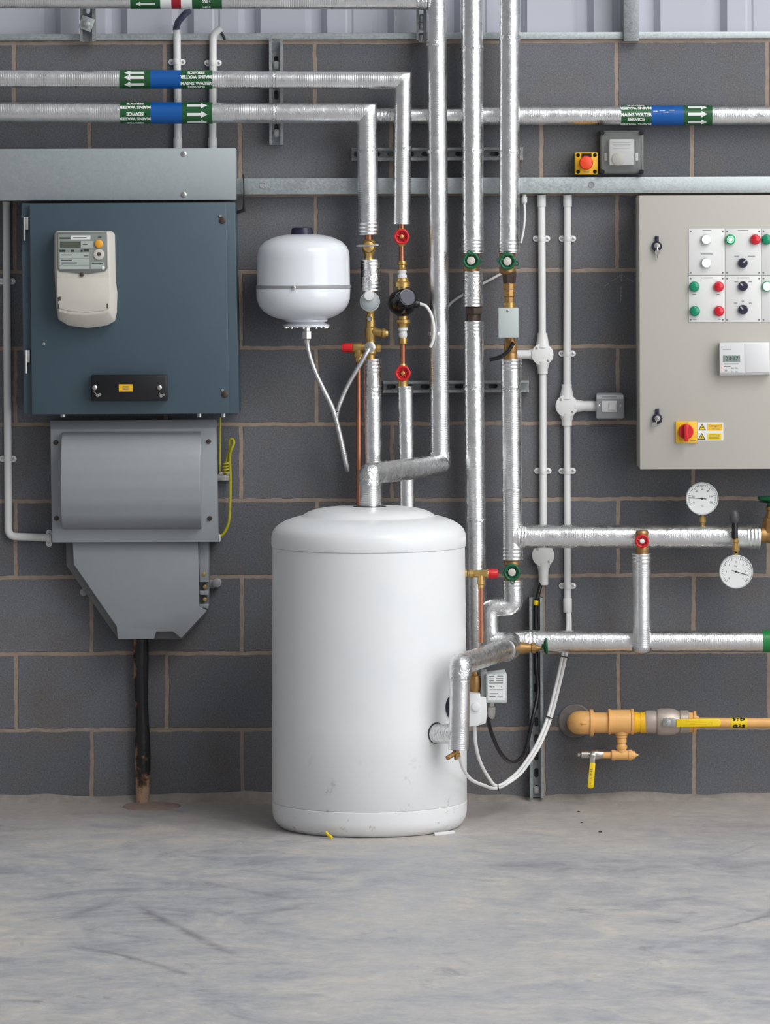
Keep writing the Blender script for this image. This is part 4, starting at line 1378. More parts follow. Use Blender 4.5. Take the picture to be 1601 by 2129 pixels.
# ================================================================ steel channels
strut('slotted_channel', 'upper horizontal slotted channel behind the risers', 731, 306, 1088, 334, False, slot0=.02)
strut('slotted_channel', 'lower horizontal slotted channel crossing behind the risers near the lower red handwheel', 796, 791, 1100, 817, False, slot0=.025)
strut('slotted_channel', 'short upright slotted channel behind the two labelled pipes', 560, 82, 588, 301, True, bolts=((574, 135), (575, 277)), slot0=.012)
strut('slotted_channel', 'tall upright slotted channel standing on the floor, right of the tank', 1102, 1243, 1129, 1660, True, bolts=((1115.5, 1643),), slot0=.018)
t = strut('slotted_channel', 'upright slotted channel with a square clamp plate, under the topmost pipe', 166, -60, 197, 86, True, base=.013, slot0=.01)
c = W(180, 49, .06)
rm = Matrix.Translation(c) @ Matrix.Rotation(.35, 4, 'Y')
k = S(.06)
m = MB().box((-14 * k, -.003, -14 * k), (14 * k, .003, 14 * k), .001, mat=rm)
pl = t.part('clamp_plate', m, 'galv')
t.part('clamp_bolt', MB().lf(180, 50, .066, [(.055, 8), (.069, 8), (.07, 5), (.080, 5), (.081, .1)], 8), 'steel', pl, smooth=20)
strut('slotted_channel', 'upright slotted channel beside the riser at the end of the topmost pipe', 866, -60, 886, 84, True, base=.013, bolts=((877, 37), (877, 55), (877, 80)), slot0=.02)

# ================================================================ cable trunking
t = Thing('cable_trunking', 'long galvanised cable trunking behind the risers, running to the right edge', 'trunking', W(1100, 404, 0))
t.part('channel', MB().px(487, 366.5, 1760, 404.5, 0, .05, .0012), 'galv')
for (x, y) in ((546, 385), (1230, 384)):
    m = MB().lf(x, y, .052, [(.049, 7), (.0515, 7), (.052, 5.5), (.0505, 4.5), (.0505, .1)], 16)
    t.part('screw', m, 'grey_paint')
t = Thing('cable_trunking', 'deep galvanised trunking box over the blue-grey meter cabinet', 'trunking', W(240, 418, .08))
t.part('box', MB().px(-140, 309, 489, 417, 0, .165, .0012), 'galv_sheet')
t.part('lid', MB().px(-140, 308, 490, 418, .163, .168, .0012), 'galv_sheet')
for (x, y) in ((382, 320), (382, 405)):
    screw(t, x, y, .168, 6, h=.003)
t = Thing('cable_strap', 'black bent strap at the corner between the two trunkings', 'strap', W(500, 448, .09))
mb = MB().prism([(504.5, 362), (507, 362), (510, 432), (510, 440), (487, 447), (485, 441), (504, 434), (506, 405)], .055, .075, .0008)
t.part('strap', mb, 'black')

# ================================================================ meter cabinet
t = Thing('meter_cabinet', 'blue-grey steel meter cabinet on the block wall', 'cabinet', W(268, 862, .1))
t.part('body', MB().prism([(44, 423), (489, 421), (497, 860), (49, 861)], 0, .185, .003), 'cabinet')
door = t.part('door', MB().prism([(61, 424), (471, 422), (477, 860), (66, 862)], .186, .206, .003), 'cabinet')
for (x, y) in ((54, 452), (57, 728)):
    h = MB().px(x - 5.5, y, x + 5, y + 26, .186, .197, .001)
    h.px(x - 5.5, y + 24, x - .5, y + 48, .186, .196, .001)
    h.lv(x - 3.2, .197, [(y, 3), (y + 48, 3)], 10)
    t.part('hinge', h, 'steel')
for (x, y) in ((463, 458), (468, 820)):
    m = MB().lf(x, y, .207, [(.203, 7), (.209, 7), (.211, 4), (.211, .1)], 14)
    t.part('latch', m, 'iron', door)
    t.part('latch_screw', MB().lf(x - 5, y - 9, .208, [(.204, 3), (.209, 3)], 10), 'steel', door)
t.part('rivet', MB().lf(91, 715, .207, [(.204, 3.2), (.2085, 3), (.2092, 1.5)], 12), 'steel', door)
for x in (131, 414, 464):
    t.part('cable_gland', MB().lv(x, .12, [(859, 6), (867, 6), (868, 4)], 12), 'steel')

# electricity meter on the door
t = Thing('electricity_meter', 'off-white electricity meter with a dark display window on the cabinet door', 'meter', W(178, 682, .22))
b0 = [(113, 486), (118, 480), (232, 480), (239, 487), (241, 585), (244, 608), (243, 650), (239, 668), (222, 677), (182, 682), (142, 677), (121, 664), (117, 640), (113, 560)]
f0 = [(116, 488), (121, 482), (221, 482), (226, 488), (228, 585), (229, 610), (228, 640), (226, 648), (214, 652), (180, 655), (146, 653), (122, 648), (120, 634), (117, 560)]
t.part('case', MB().loft([[W(x, y, .206) for x, y in b0], [W(x, y, .245) for x, y in b0], [W(x, y, .276) for x, y in f0]], bev=.003), 'off_white')
win = t.part('window', MB().prism([(118.5, 482.5), (222, 481.5), (223.5, 558), (219, 564), (186, 569), (160, 568), (124, 564), (119.5, 558)], .276, .2795, .001), 'cutout_dark')
t.part('faceplate', MB().prism([(121, 487), (220, 486), (221, 556), (217, 560), (125, 560), (121.5, 556)], .2795, .2802), 'window_glass', win)
t.part('display', MB().px(125, 502, 168, 515, .280, .2806), 'lcd', win)
t.part('sticker', MB().px(148, 489.5, 188, 498, .280, .2808), 'label_white', win)
m = MB()
for r_ in ((168, 501, 194, 515), (124, 525, 186, 537), (124, 538, 186, 551), (124, 552, 186, 559.5), (189, 545, 216, 559)):
    m.px(*r_, .280, .2806)
t.part('rating_label', m, 'print_pale', win)
m = MB()
for (x0, x1, y, h) in ((124, 136, 521.5, 2.2), (148, 154, 521.5, 2.2), (168, 172, 521.5, 2.2), (174, 185, 520.5, 2.4), (127, 150, 541, .8), (128, 160, 546.5, 1.2), (124, 146, 495, 1.4), (204, 211, 493, 1.0), (191, 214, 548, .8), (172, 182, 508, .8), (127, 150, 530, .7), (174, 184, 532, .7), (152, 180, 494, .7)):
    m.px(x0, y - h, x1, y + h, .2804, .2812)
t.part('print', m, 'dark_ink', win)
t.part('push_button', MB().lf(205.5, 507, .286, [(.280, 8.5), (.285, 8.5), (.287, 6.5), (.287, .1)], 24), 'orange', win)
m = MB().lf(205.5, 529, .284, [(.280, 11.5), (.283, 11), (.284, 8), (.2845, 4.5), (.2825, 4), (.2825, .1)], 28)
t.part('optical_port', m, 'off_white', win)
t.part('port_recess', MB().lf(205.5, 528, .2845, [(.2826, 4), (.2848, 4)], 16), 'dark_ink', win)
t.part('dome', MB().lf(214, 557, .283, [(.280, 4), (.283, 3.5), (.2845, 1.5)], 14), 'label_white', win)
m = MB().lf(170.5, 571, .282, [(.27, 4.5), (.281, 4.5), (.282, 3), (.282, .1)], 16)
t.part('cover_screw', m, 'iron')
t.part('terminal_cover', MB().prism([(118, 578), (227, 577), (228.5, 610), (227.5, 641), (214, 646), (180, 649), (147, 647), (123, 641), (119.5, 620)], .276, .2785, .001), 'off_white')
for (x, y, l) in ((121.5, 622, 4), (125, 621, 4), (121.5, 637, 5), (223.5, 636, 5)):
    t.part('seal_mark', MB().px(x - 1.2, y - l, x + 1.2, y + l, .2785, .2797), 'dark_ink')

# black terminal box low on the cabinet door
t = Thing('terminal_box', 'black terminal box with a small yellow label on the cabinet door', 'junction box', W(269, 834, .22))
t.part('base', MB().px(190, 779, 348, 834, .206, .222, .002), 'black')
lid = t.part('lid', MB().px(191, 781, 346, 832, .222, .245, .003), 'black')
t.part('label', MB().px(247, 799, 276, 814, .245, .2457), 'yellow')
m = MB()
for y in (803.5, 806.5, 809.5):
    m.px(255, y - .6, 268, y + .6, .2455, .2462)
t.part('print', m, 'ink')
for (x, y, x2, y2) in ((197, 806, 203, 822), (331.5, 806, 335, 823)):
    t.part('screw', MB().lf(x, y, .25, [(.245, 5), (.25, 5), (.252, 3), (.252, .1)], 12), 'chrome', lid)
    m = MB().tube(spline([W(x, y + 3, .252), W(x - 1, y + 9, .252), W(x2, y2, .25)], 4), .0011, 6)
    m.lathe(W(x2, y2, .252), (0, -1, 0), [(-.003, .005), (.002, .005)], 10)
    m.lathe(W(x2 + 5, y2 - 2, .252), (0, -1, 0), [(-.003, .004), (.002, .004)], 10)
    t.part('seal_wire', m, 'chrome', lid)

# service cut-out below the cabinet
t = Thing('service_cutout', 'grey moulded supply cut-out unit below the meter cabinet', 'cut-out', W(290, 1330, .06))
t.part('upper_case', MB().loft([[W(x, y, .0) for x, y in ((104, 880), (451, 879), (455, 1126), (108, 1127))], [W(x, y, .10) for x, y in ((104, 874), (450, 872), (455, 1127), (108, 1128))], [W(x, y, .125) for x, y in ((105, 893), (449, 890), (454, 1127), (108.5, 1128))]], bev=.002), 'cutout')
# bowed fuse cover: curved in height, straight in width
m = MB()
rings = []
z0, z1 = W(270, 1101, .125).z, W(270, 897, .125).z
xl, xr = W(128, 1000, .15).x, W(419, 1000, .15).x
for fx, sd in ((0.0, .55), (.004, .9), (.016, 1.0), (.5, 1.0), (.984, 1.0), (.996, .9), (1.0, .55)):
    x = xl + (xr - xl) * fx
    ring = []
    for i in range(25):
        a = i / 24
        prof = [(0, 0), (.03, .026), (.12, .052), (.28, .072), (.45, .080), (.62, .078), (.78, .066), (.90, .046), (.97, .024), (1, 0)]
        for (p0, q0), (p1, q1) in zip(prof, prof[1:]):
            if p0 <= a <= p1:
                h = q0 + (q1 - q0) * (a - p0) / (p1 - p0)
        ins = (1 - sd) * .012
        ring.append(Vector((x, -.124 - h * (.85 + .15 * sd) * (1 if sd > .8 else .8), z0 + ins + (z1 - z0 - 2 * ins) * a)))
    ring += [Vector((x, -.12, z1)), Vector((x, -.12, z0))]
    rings.append(ring)
m.loft(rings)
t.part('fuse_cover', m, 'cutout', smooth=30)
for (x, y) in ((116, 920), (434, 918), (117, 1078), (436, 1078)):
    t.part('screw', MB().lf(x, y, .13, [(.122, 5), (.128, 5), (.131, 3.5), (.131, .1)], 14), 'iron')
t.part('cable_box', MB().prism([(137, 1125), (436, 1125), (434, 1268), (380, 1329), (246, 1329), (138, 1176)], 0, .062, .002), 'cutout_dark')
t.part('box_cover', MB().prism([(151, 1124), (412, 1124), (414, 1261), (430, 1270), (377, 1327), (359, 1313), (325, 1313), (320, 1329), (245, 1329), (242, 1302), (153, 1173)], .062, .100, .002), 'cutout')
m = MB().prism([(413, 1124), (434, 1124), (434, 1210), (415, 1210)], .06, .085, .001)
m.prism([(415, 1228), (434, 1228), (434, 1238), (415, 1236)], .06, .085, .001)
m.prism([(415, 1256), (434, 1256), (433, 1266), (415, 1262)], .06, .085, .001)
t.part('latch_rail', m, 'cutout')
for (x, y) in ((424, 1194), (426, 1220), (426, 1246)):
    t.part('fixing', MB().lf(x, y, .087, [(.06, 4), (.087, 4), (.088, 2)], 12), 'brass')
m = MB().lf(174, 1231, .02, [(.0, 8), (.02, 8), (.022, 5)], 18)
t.part('fixing_lug', m, 'cutout')
t.part('fixing_lug', MB().lf(451, 1212, .03, [(.0, 9.5), (.03, 9.5), (.033, 6), (.033, .1)], 20), 'grey_paint')
t.part('lug_arm', MB().px(432, 1206, 448, 1222, 0, .018, .002), 'cutout')

m = MB()
P = [W(293, 1322, .032), W(293, 1380, .032), W(294, 1440, .030), W(296, 1500, .03), W(297, 1590, .032), W(296, 1672, .04)]
m.tube(spline(P, 6), lambda L: (14.8 + 1.4 * math.sin(L * 22)) * S(.03), 20, .01, .05)
single('supply_cable', 'thick black supply cable with rusty stains rising from the floor', 'cable', m, 'rust_cable', smooth=60)

# yellow-green earth wire and its clamp
t = Thing('earth_wire', 'yellow and green earth wire looped beside the grey cut-out unit', 'wire', W(478, 1120, .03))
t.part('wire', MB().tube(spline([W(455, 1117, .03), W(466, 1108, .03), W(475, 1088, .03), W(478, 1055, .03), W(479, 1000, .03), W(478, 950, .035), W(481, 935, .04), W(486, 922, .04), W(484, 914, .035), W(478, 915, .03), W(477, 935, .025), W(472, 955, .025), W(468, 985, .025)], 7), 3.0 * S(.03), 10), 'earth')
m = MB()
m.tube([W(470 + 6 * math.cos(a), 962 + a * 1.0, .03) + Vector((0, -.007 * math.sin(a), 0)) for a in [i * .35 for i in range(72)]], 1.9 * S(.03), 8)
t.part('coil', m, 'earth')
t.part('tail', MB().tube([W(458, 868, .02), W(457, 985, .02)], 2.2 * S(.02), 8), 'earth')
t = Thing('earth_clamp', 'small nickel terminal clamp holding the earth wire', 'clamp', W(466, 1000, .02))
t.part('block', MB().px(452, 986, 480, 1000, 0, .03, .002), 'chrome')
for x in (459, 474):
    t.part('screw', MB().lf(x, 984, .032, [(.02, 4.5), (.035, 4.5), (.037, 3)], 10), 'chrome')
t = Thing('cable_socket', 'small white cable end cap at the lower corner of the cut-out', 'socket', W(453, 1126, .03))
t.part('cap', MB().px(450, 1112, 458, 1127, .02, .05, .002), 'white')

# ================================================================ conduits
conduit('left white conduit rising out of the trunking box past the labelled pipes', [(370, 309, None), (368, 70, None), (366, 55, -.02)], fil=14, sleeves=((369.6, 286, 308),))
conduit('second white conduit rising out of the trunking box, right of its twin', [(442, 309, None), (443, 72, None), (460, 58, None)], fil=22, sleeves=((442.2, 286, 308),))
conduit('white conduit down the left picture edge, elbowing into the grey cut-out', [(13, 419, None), (17.5, 1115, None), (103, 1118, None)], r=8, fil=17)
conduit('white conduit between the trunking and the left round junction box', [(1126, 405, None), (1127.5, 700, None)], sleeves=((1126, 405, 430),))
conduit('white conduit below the left round junction box, passing behind the branch pipe', [(1128.5, 770, None), (1129.5, 1160, None)])
conduit('white conduit between the trunking and the right round junction box', [(1180, 405, None), (1179, 808, None)], sleeves=((1180, 405, 430),))
conduit('long white conduit below the right round junction box', [(1179, 880, None), (1180, 1270, None)], r=7.2, sleeves=((1180, 1244, 1273),))
round_box(1128, 737, 'left round white junction box with a spout towards the risers', 22.5, ('up', 'down', 'left'))
round_box(1178.5, 844, 'right round white junction box feeding the grey switch', 23, ('up', 'down', 'right'))
round_box(1129.5, 1155, 'round white junction box half hidden under the branch pipe', 23, ('down',), 1216)
for (x, y, lab) in ((368, 129, 'white clip on the left conduit above the labelled pipes'), (443, 131, 'white clip on the second conduit above the labelled pipes'), (14.5, 585, 'white clip beside the meter cabinet at the left edge'),
                    (16.5, 954, 'white clip beside the grey cut-out at the left edge'), (1126, 496, 'upper white clip on the conduit above the left round box'), (1128.7, 979, 'white clip just above the branch pipe, left conduit'),
                    (1180, 496, 'upper white clip on the conduit above the right round box'), (1179.5, 735, 'white clip just above the right round box'), (1179.5, 979, 'white clip on the conduit above the branch pipe, right conduit'), (1180, 1218, 'white clip between the two horizontal foil pipes')):
    pvc_clip(x, y, lab)
pvc_clip(102, 1119, 'white clip on the horizontal conduit end at the cut-out', True)
single('cable_stub', 'slate blue cable bending out of the left conduit top', 'cable', MB().tube(fillet([W(366, 62, .0), W(370, 46, .03), W(385, 28, .045), W(392, 24, .02)], .02, 5), 7 * S(.02), 14), 'blue_sheath')
single('cable_stub', 'short dark cable end poking out of the second conduit top', 'cable', MB().tube([W(457, 63, .0135), W(463, 72, .016), W(468, 83, .013)], 2.6 * S(.02), 10), 'black_cable')
t = Thing('cable_drop', 'thin white cable hanging from a gland under the trunking, beside the rightmost riser', 'cable', W(1086, 505, .03))
t.part('gland', MB().lv(1090, .03, [(404, 5), (409, 5), (410, 6.5), (420, 6.5), (424, 4)], 10), 'white')
t.part('cable', MB().tube(spline([W(1090, 420, .03), W(1091, 445, .03), W(1089, 475, .03), W(1083, 505, .03)], 6), 2.6 * S(.03), 10), 'pvc')
single('cable_drop', 'thin white cable slanting across the wall behind the risers', 'cable', MB().tube(spline([W(928, 642, .012), W(945, 624, .012), W(985, 600, .012), W(1040, 570, .012), W(1052, 560, .02)], 5), 2.8 * S(.012), 10), 'pvc')

# grey metalclad switch
t = Thing('isolator_switch', 'grey metal switch box with a white rocker on the wall', 'switch', W(1268, 874, .0))
t.part('box', MB().px(1240, 817, 1296, 872, 0, .042, .006), 'grey_paint')
fp = t.part('faceplate', MB().px(1240, 821, 1297, 870, .040, .047, .0025), 'grey_paint')
t.part('label_strip', MB().px(1240.5, 821, 1296.5, 830, .046, .0485, .001), 'stat_grey')
m = MB()
m.px(1251, 824.6, 1282, 826, .048, .049)
t.part('print', m, 'ink')
t.part('rocker_frame', MB().px(1251, 833, 1283, 857, .046, .051, .002), 'white', fp)
t.part('rocker', MB().px(1265, 839, 1281, 853, .05, .055, .002), 'white', fp)
for x in (1245, 1290):
    screw(t, x, 844, .047, 2.8, parent=fp, h=.0012)

# ================================================================ emergency stop and enclosed room thermostat
t = Thing('emergency_stop', 'yellow emergency stop box with an orange-red button on top of the trunking', 'emergency stop', W(1219.5, 363, .03))
t.part('box', MB().px(1196, 316.5, 1243, 363, 0, .055, .003), 'yellow')
for x in (1202, 1237):
    for y in (322.5, 357):
        t.part('screw_recess', MB().lf(x, y, .056, [(.054, 4), (.0557, 4)], 14), 'hole')
t.part('nameplate', MB().px(1209, 319, 1230, 327, .055, .0557), 'black')
m = MB()
flat_text(m, 'STOP', 1219.5, 358, .0552, 4, 11)
t.part('lettering', m, 'ink')
t.part('mushroom_button', MB().lf(1219, 338.5, .085, [(.054, 9), (.068, 9), (.069, 14.5), (.078, 14.5), (.083, 12.5), (.085, 8), (.0855, .1)], 32), 'estop')

t = Thing('room_thermostat', 'white room thermostat inside a clear smoked box beside the emergency stop', 'thermostat', W(1293, 362, .03))
t.part('back_box', MB().px(1248, 271, 1338, 362, 0, .022, .002), 'cutout_dark')
for x in (1252.5, 1334):
    for y in (276, 357):
        t.part('corner_screw', MB().lf(x, y, .082, [(.02, 5), (.08, 5), (.082, 3.5), (.082, .1)], 14), 'black')
th = t.part('thermostat_body', MB().px(1267, 289, 1319, 343.5, .022, .055, .003), 'white')
t.part('dial', MB().lf(1285, 331, .058, [(.05, 13.5), (.058, 13), (.060, 11), (.060, .1)], 28), 'off_white', th)
m = MB()
for y in (296, 301, 308):
    m.px(1274, y - .5, 1310, y + .5, .0548, .0556)
t.part('vent_slots', m, 'print_pale', th)
for x in (1257, 1321):
    t.part('mounting_lug', MB().px(x, 318, x + 6, 334, .022, .028, .001), 'white')
m = MB()
# clear cover as an open-backed box: four sides and a front
a, b = W(1250, 360, .078), W(1337, 272, .078)
m.box((a.x, -.078, a.z), (b.x, -.074, b.z), .001)
m.box((a.x, -.075, a.z), (a.x + .004, -.022, b.z))
m.box((b.x - .004, -.075, a.z), (b.x, -.022, b.z))
m.box((a.x, -.075, a.z), (b.x, -.022, a.z + .004))
m.box((a.x, -.075, b.z - .004), (b.x, -.022, b.z))
t.part('clear_cover', m, 'clear')

# ================================================================ control panel
PD = .21
t = Thing('control_panel', 'large beige control panel enclosure with lamps and switches', 'control panel', W(1540, 976, .1))
t.part('enclosure', MB().px(1331, 405, 1790, 975, 0, PD - .018, .003), 'panel')
door = t.part('door', MB().px(1330.5, 405, 1790, 976, PD - .016, PD, .003), 'panel')
for (x, y) in ((1366, 512), (1367, 871)):
    m = MB().lf(x, y, PD + .012, [(PD, 10.8), (PD + .010, 10.5), (PD + .012, 9)], 24)
    m.px(x - 4, y - 21, x + 4, y - 6, PD, PD + .008, .001)
    lk = t.part('lock', m, 'navy')
    t.part('lock_barrel', MB().lf(x, y - 1, PD + .015, [(PD + .01, 6), (PD + .016, 6), (PD + .017, .1)], 18), 'chrome', lk)
    m = MB().lathe(W(x + (1 if y < 600 else -6), y + 12, PD + .016), (0, -1, 0), [(-.0012, .0075), (.0012, .0075)], 18)
    m.tube([W(x, y + 1, PD + .018), W(x + (1 if y < 600 else -4), y + 9, PD + .017)], .0022, 8)
    if y < 600:
        m.tube([W(x + 2, y + 15, PD + .014), W(x + 2, y + 24, PD + .012)], .0026, 8)
    t.part('key', m, 'chrome', lk)
D2 = PD + .003
cols = ((1432, 1507), (1508, 1582.5), (1583.5, 1658))
rows = ((475, 572), (573, 670))
plates = {}
for ci, (x0, x1) in enumerate(cols):
    for ri, (y0, y1) in enumerate(rows):
        p = t.part('switch_plate', MB().px(x0, y0, x1, y1, PD, D2, .0008), 'plate')
        plates[ci, ri] = p
        m = MB()
        for sx in (x0 + 4, x1 - 4):
            for sy in (y0 + 6, y1 - 5):
                m.lf(sx, sy, D2, [(D2 - .001, 2), (D2 + .0008, 1.8), (D2 + .001, .1)], 10)
        t.part('plate_screws', m, 'ink', p)
m_ink = MB()
for (x0, x1, y) in ((1461, 1479, 479), (1457, 1482, 528), (1534, 1556, 479), (1527, 1537, 532.5), (1555, 1570, 532.5), (1458, 1482, 577.5), (1534, 1558, 577.5), (1527, 1535, 586), (1556, 1564, 586), (1440, 1447, 612), (1490, 1496, 612), (1441, 1448, 664), (1493, 1498, 664), (1526, 1533, 630), (1542, 1547, 626), (1557, 1563, 630)):
    m_ink.px(x0, y - .7, x1, y + .7, D2, D2 + .0005)
t.part('engraving', m_ink, 'ink')


def pilot(x, y, rim, lens, plate, R=10.3):
    b = t.part('pilot_light', MB().lf(x, y, D2 + .012, [(D2, R + .6), (D2 + .009, R + .4), (D2 + .012, R - 1.2), (D2 + .012, .1)], 28), rim, plate)
    t.part('lens', MB().lf(x, y, D2 + .016, [(D2 + .011, R - 1.3), (D2 + .015, R - 1.8), (D2 + .0165, R - 4), (D2 + .017, .1)], 28), lens, plate)


pilot(1469, 498, 'stat_grey', 'lit_white', plates[0, 0])
pilot(1469, 547, 'stat_grey', 'lit_white', plates[0, 0])
pilot(1519, 498, 'lens_green_rim', 'lens_green_rim', plates[1, 0])
t.part('lamp_core', MB().lf(1519, 498, D2 + .018, [(D2 + .0165, 4.3), (D2 + .0178, 3.8), (D2 + .018, .1)], 20), 'lit_green', plates[1, 0])
m = MB(); kk = S(D2); c = W(1519, 498, D2 + .0165)
m.tube([c + Vector((6.6 * kk * math.cos(a), 0, 6.6 * kk * math.sin(a))) for a in [2 * math.pi * i / 28 for i in range(29)]], .55 * kk, 6)
t.part('lamp_ring', m, 'lit_green', plates[1, 0])
pilot(1571, 498, 'lens_red', 'lens_red', plates[1, 0])
pilot(1594.5, 498, 'lens_green', 'lens_green', plates[2, 0])
pilot(1444, 596, 'lens_green', 'lens_green', plates[0, 1])
pilot(1495, 596, 'lens_red', 'lens_red', plates[0, 1])
pilot(1445, 647, 'lens_green', 'lens_green', plates[0, 1])
pilot(1495.5, 647, 'lens_red', 'lens_red', plates[0, 1])
pilot(1595.5, 595.5, 'lens_green_rim', 'lit_green', plates[2, 1])
for (x, y, an, pl) in ((1545, 547, .75, plates[1, 0]), (1545.5, 595, -.75, plates[1, 1]), (1545.5, 644, -.75, plates[1, 1])):
    kn = t.part('selector_knob', MB().lf(x, y, D2 + .014, [(D2, 10.2), (D2 + .010, 10), (D2 + .013, 9), (D2 + .0135, .1)], 28), 'navy', pl)
    c = W(x, y, D2 + .0145)
    rm = Matrix.Translation(c) @ Matrix.Rotation(an, 4, 'Y')
    k = S(D2)
    t.part('pointer', MB().box((-1.4 * k, -.0012, 1 * k), (1.4 * k, .002, 8.6 * k), .0004, mat=rm), 'print_pale', pl)
# rotary isolator
pl = t.part('isolator_plate', MB().px(1405, 876, 1449, 921, PD, PD + .010, .002), 'yellow')
m = MB().lf(1427, 898, PD + .03, [(PD + .01, 16), (PD + .022, 15.5), (PD + .025, 14), (PD + .025, .1)], 32)
m.px(1423, 882, 1431.5, 918, PD + .02, PD + .048, .0025)
t.part('rotary_handle', m, 'red', pl)
m = MB()
flat_text(m, 'I ON', 1427, 879.3, PD + .0104, 3, 8)
m.px(1435, 915.4, 1447, 916.8, PD + .0098, PD + .0106)
t.part('lettering', m, 'ink', pl)
# warning label
wl = t.part('warning_label', MB().px(1450, 878, 1504, 916, PD, PD + .0009), 'label_white')
t.part('label_panel', MB().px(1471, 881, 1502, 895, PD + .0008, PD + .0014), 'yellow', wl)
t.part('label_panel', MB().px(1471, 901, 1500, 914, PD + .0008, PD + .0014), 'lemon', wl)
for (x, y) in ((1460, 894.5), (1459, 914)):
    m = MB().prism([(x - 8, y), (x + 8, y), (x, y - 14)], PD + .0008, PD + .0014)
    t.part('warning_triangle', m, 'dark_ink', wl)
    m = MB().prism([(x - 5.4, y - 1.6), (x + 5.4, y - 1.6), (x, y - 11)], PD + .0013, PD + .0018)
    t.part('triangle_field', m, 'lemon', wl)
    m = MB().prism([(x + .8, y - 9), (x - 1.6, y - 5), (x, y - 5.2), (x - .8, y - 2.2), (x + 1.6, y - 6.4), (x, y - 6.2)], PD + .0017, PD + .0021)
    t.part('lightning_symbol', m, 'dark_ink', wl)
m = MB()
flat_text(m, 'Danger !', 1487, 885.5, PD + .0016, 4.6, 26)
flat_text(m, '400 volts', 1488, 892, PD + .0016, 2.4, 16)
flat_text(m, 'Warning', 1485, 904, PD + .0016, 3.4, 22)
for y in (908.5, 911.5):
    m.px(1473, y - .5, 1496, y + .5, PD + .0013, PD + .0018)
t.part('lettering', m, 'ink', wl)

# heating programmer on the panel door
t = Thing('heating_programmer', 'white programmer with a grey display on the control panel', 'programmer', W(1547, 780, PD + .01))
b0 = [(1495.5, 712), (1600, 711), (1601, 779), (1496, 781)]
f0 = [(1496, 714), (1599.5, 713.5), (1600, 774), (1496.5, 775)]
t.part('case', MB().loft([[W(x, y, PD) for x, y in b0], [W(x, y, PD + .028) for x, y in b0], [W(x, y, PD + .036) for x, y in f0]], bev=.0018), 'white')
t.part('flap', MB().px(1549, 715, 1598.5, 774, PD + .035, PD + .038, .001), 'white')
t.part('display', MB().px(1503.5, 739, 1539, 753, PD + .0355, PD + .0368), 'lcd_grey')
m = MB()
flat_text(m, '24:17', 1522, 746, PD + .0371, 9, 26)
t.part('digits', m, 'dark_ink')
m = MB()
for (x0, x1, y) in ((1503, 1520, 726), (1505, 1536, 756.5), (1505, 1519, 762), (1507, 1512, 771)):
    m.px(x0, y - .7, x1, y + .7, PD + .0355, PD + .0366)
t.part('print', m, 'ink')
for x in (1524, 1533):
    for y in (765, 772.5):
        t.part('button', MB().px(x - 3, y - 1.6, x + 3, y + 1.6, PD + .035, PD + .0375, .0006), 'stat_grey')
for y in (762, 770):
    t.part('indicator', MB().lf(1501.5, y, PD + .037, [(PD + .035, 1.6), (PD + .0372, 1.4), (PD + .0375, .1)], 10), 'lit_red')

# ================================================================ gauges
def gauge(label, x, y, d, R, needle, stem, ticks, tail):
    t = Thing('dial_gauge', label, 'gauge', W(x, y + R, d), 'white dial gauges')
    t.part('case', MB().lf(x, y, d, [(d - .03, R - 1), (d - .004, R), (d + .004, R), (d + .005, R - 1.5), (d + .002, R - 2.5)], 48), 'stat_grey')
    face = t.part('face', MB().lf(x, y, d, [(d - .002, R - 2), (d + .0022, R - 2), (d + .0023, .1)], 48), 'label_white')
    m = MB()
    c = W(x, y, d + .0024)
    k = S(d)
    for i in range(ticks[2]):
        a = ticks[0] + (ticks[1] - ticks[0]) * i / (ticks[2] - 1)
        l = 5.5 if i % 5 == 0 else 2.6
        rm = Matrix.Translation(c) @ Matrix.Rotation(a, 4, 'Y')
        m.box((-.35 * k, -.0006, (R - 5 - l) * k), (.35 * k, .0006, (R - 5) * k), mat=rm)
    t.part('scale_marks', m, 'dark_ink', face)
    m = MB()
    for i, s_ in enumerate(ticks[3]):
        a = ticks[0] + (ticks[1] - ticks[0]) * i / (len(ticks[3]) - 1)
        flat_text(m, s_, x + (R - 15) * math.sin(a), y - (R - 15) * math.cos(a), d + .0027, 4)
    flat_text(m, ticks[4], x, y + ticks[5], d + .0027, 4)
    t.part('numerals', m, 'dark_ink', face)
    rm = Matrix.Translation(W(x, y, d + .0034)) @ Matrix.Rotation(needle, 4, 'Y')
    m = MB().box((-.55 * k, -.0005, -tail * k), (.55 * k, .0005, (R - 8) * k), mat=rm)
    m.lf(x, y, d + .0036, [(d + .002, 2.2), (d + .0042, 2), (d + .0043, .1)], 14)
    t.part('needle', m, 'black', face)
    t.part('stem', stem, 'brass', smooth=30)
    return t


gauge('upper white dial gauge above the branch pipe, thermometer type', 1460, 1036.5, .15, 34, -1.5, MB().lv(1461, .13, [(1066, 4), (1074, 4), (1075, 7), (1086, 7), (1087, 4), (1098, 4)], 8), (-2.0, 2.0, 31, ('0', '20', '40', '60', '80', '100', '120'), '°C', 16), 9)
gauge('lower white dial gauge hanging below the branch pipe, pressure type', 1530.5, 1188.5, .19, 35, 1.86, MB().lv(1530, .185, [(1144, 5), (1150, 5), (1152, 4), (1160, 4)], 8), (-2.36, 2.36, 36, ('0', '1', '2', '3', '4', '5', '6'), 'bar', -12), 9)
t = Thing('gauge_cock', 'brass gauge cock with a black rubber bulb grip over the lower dial', 'valve', W(1530, 1150, .185))
t.part('body', MB().lv(1530, .185, [(1118, 5), (1121, 5), (1122, 7), (1127, 7), (1128, 5.5), (1132, 5.5), (1133, 8), (1144, 8), (1147, 5), (1152, 5)], 8), 'brass', smooth=25)
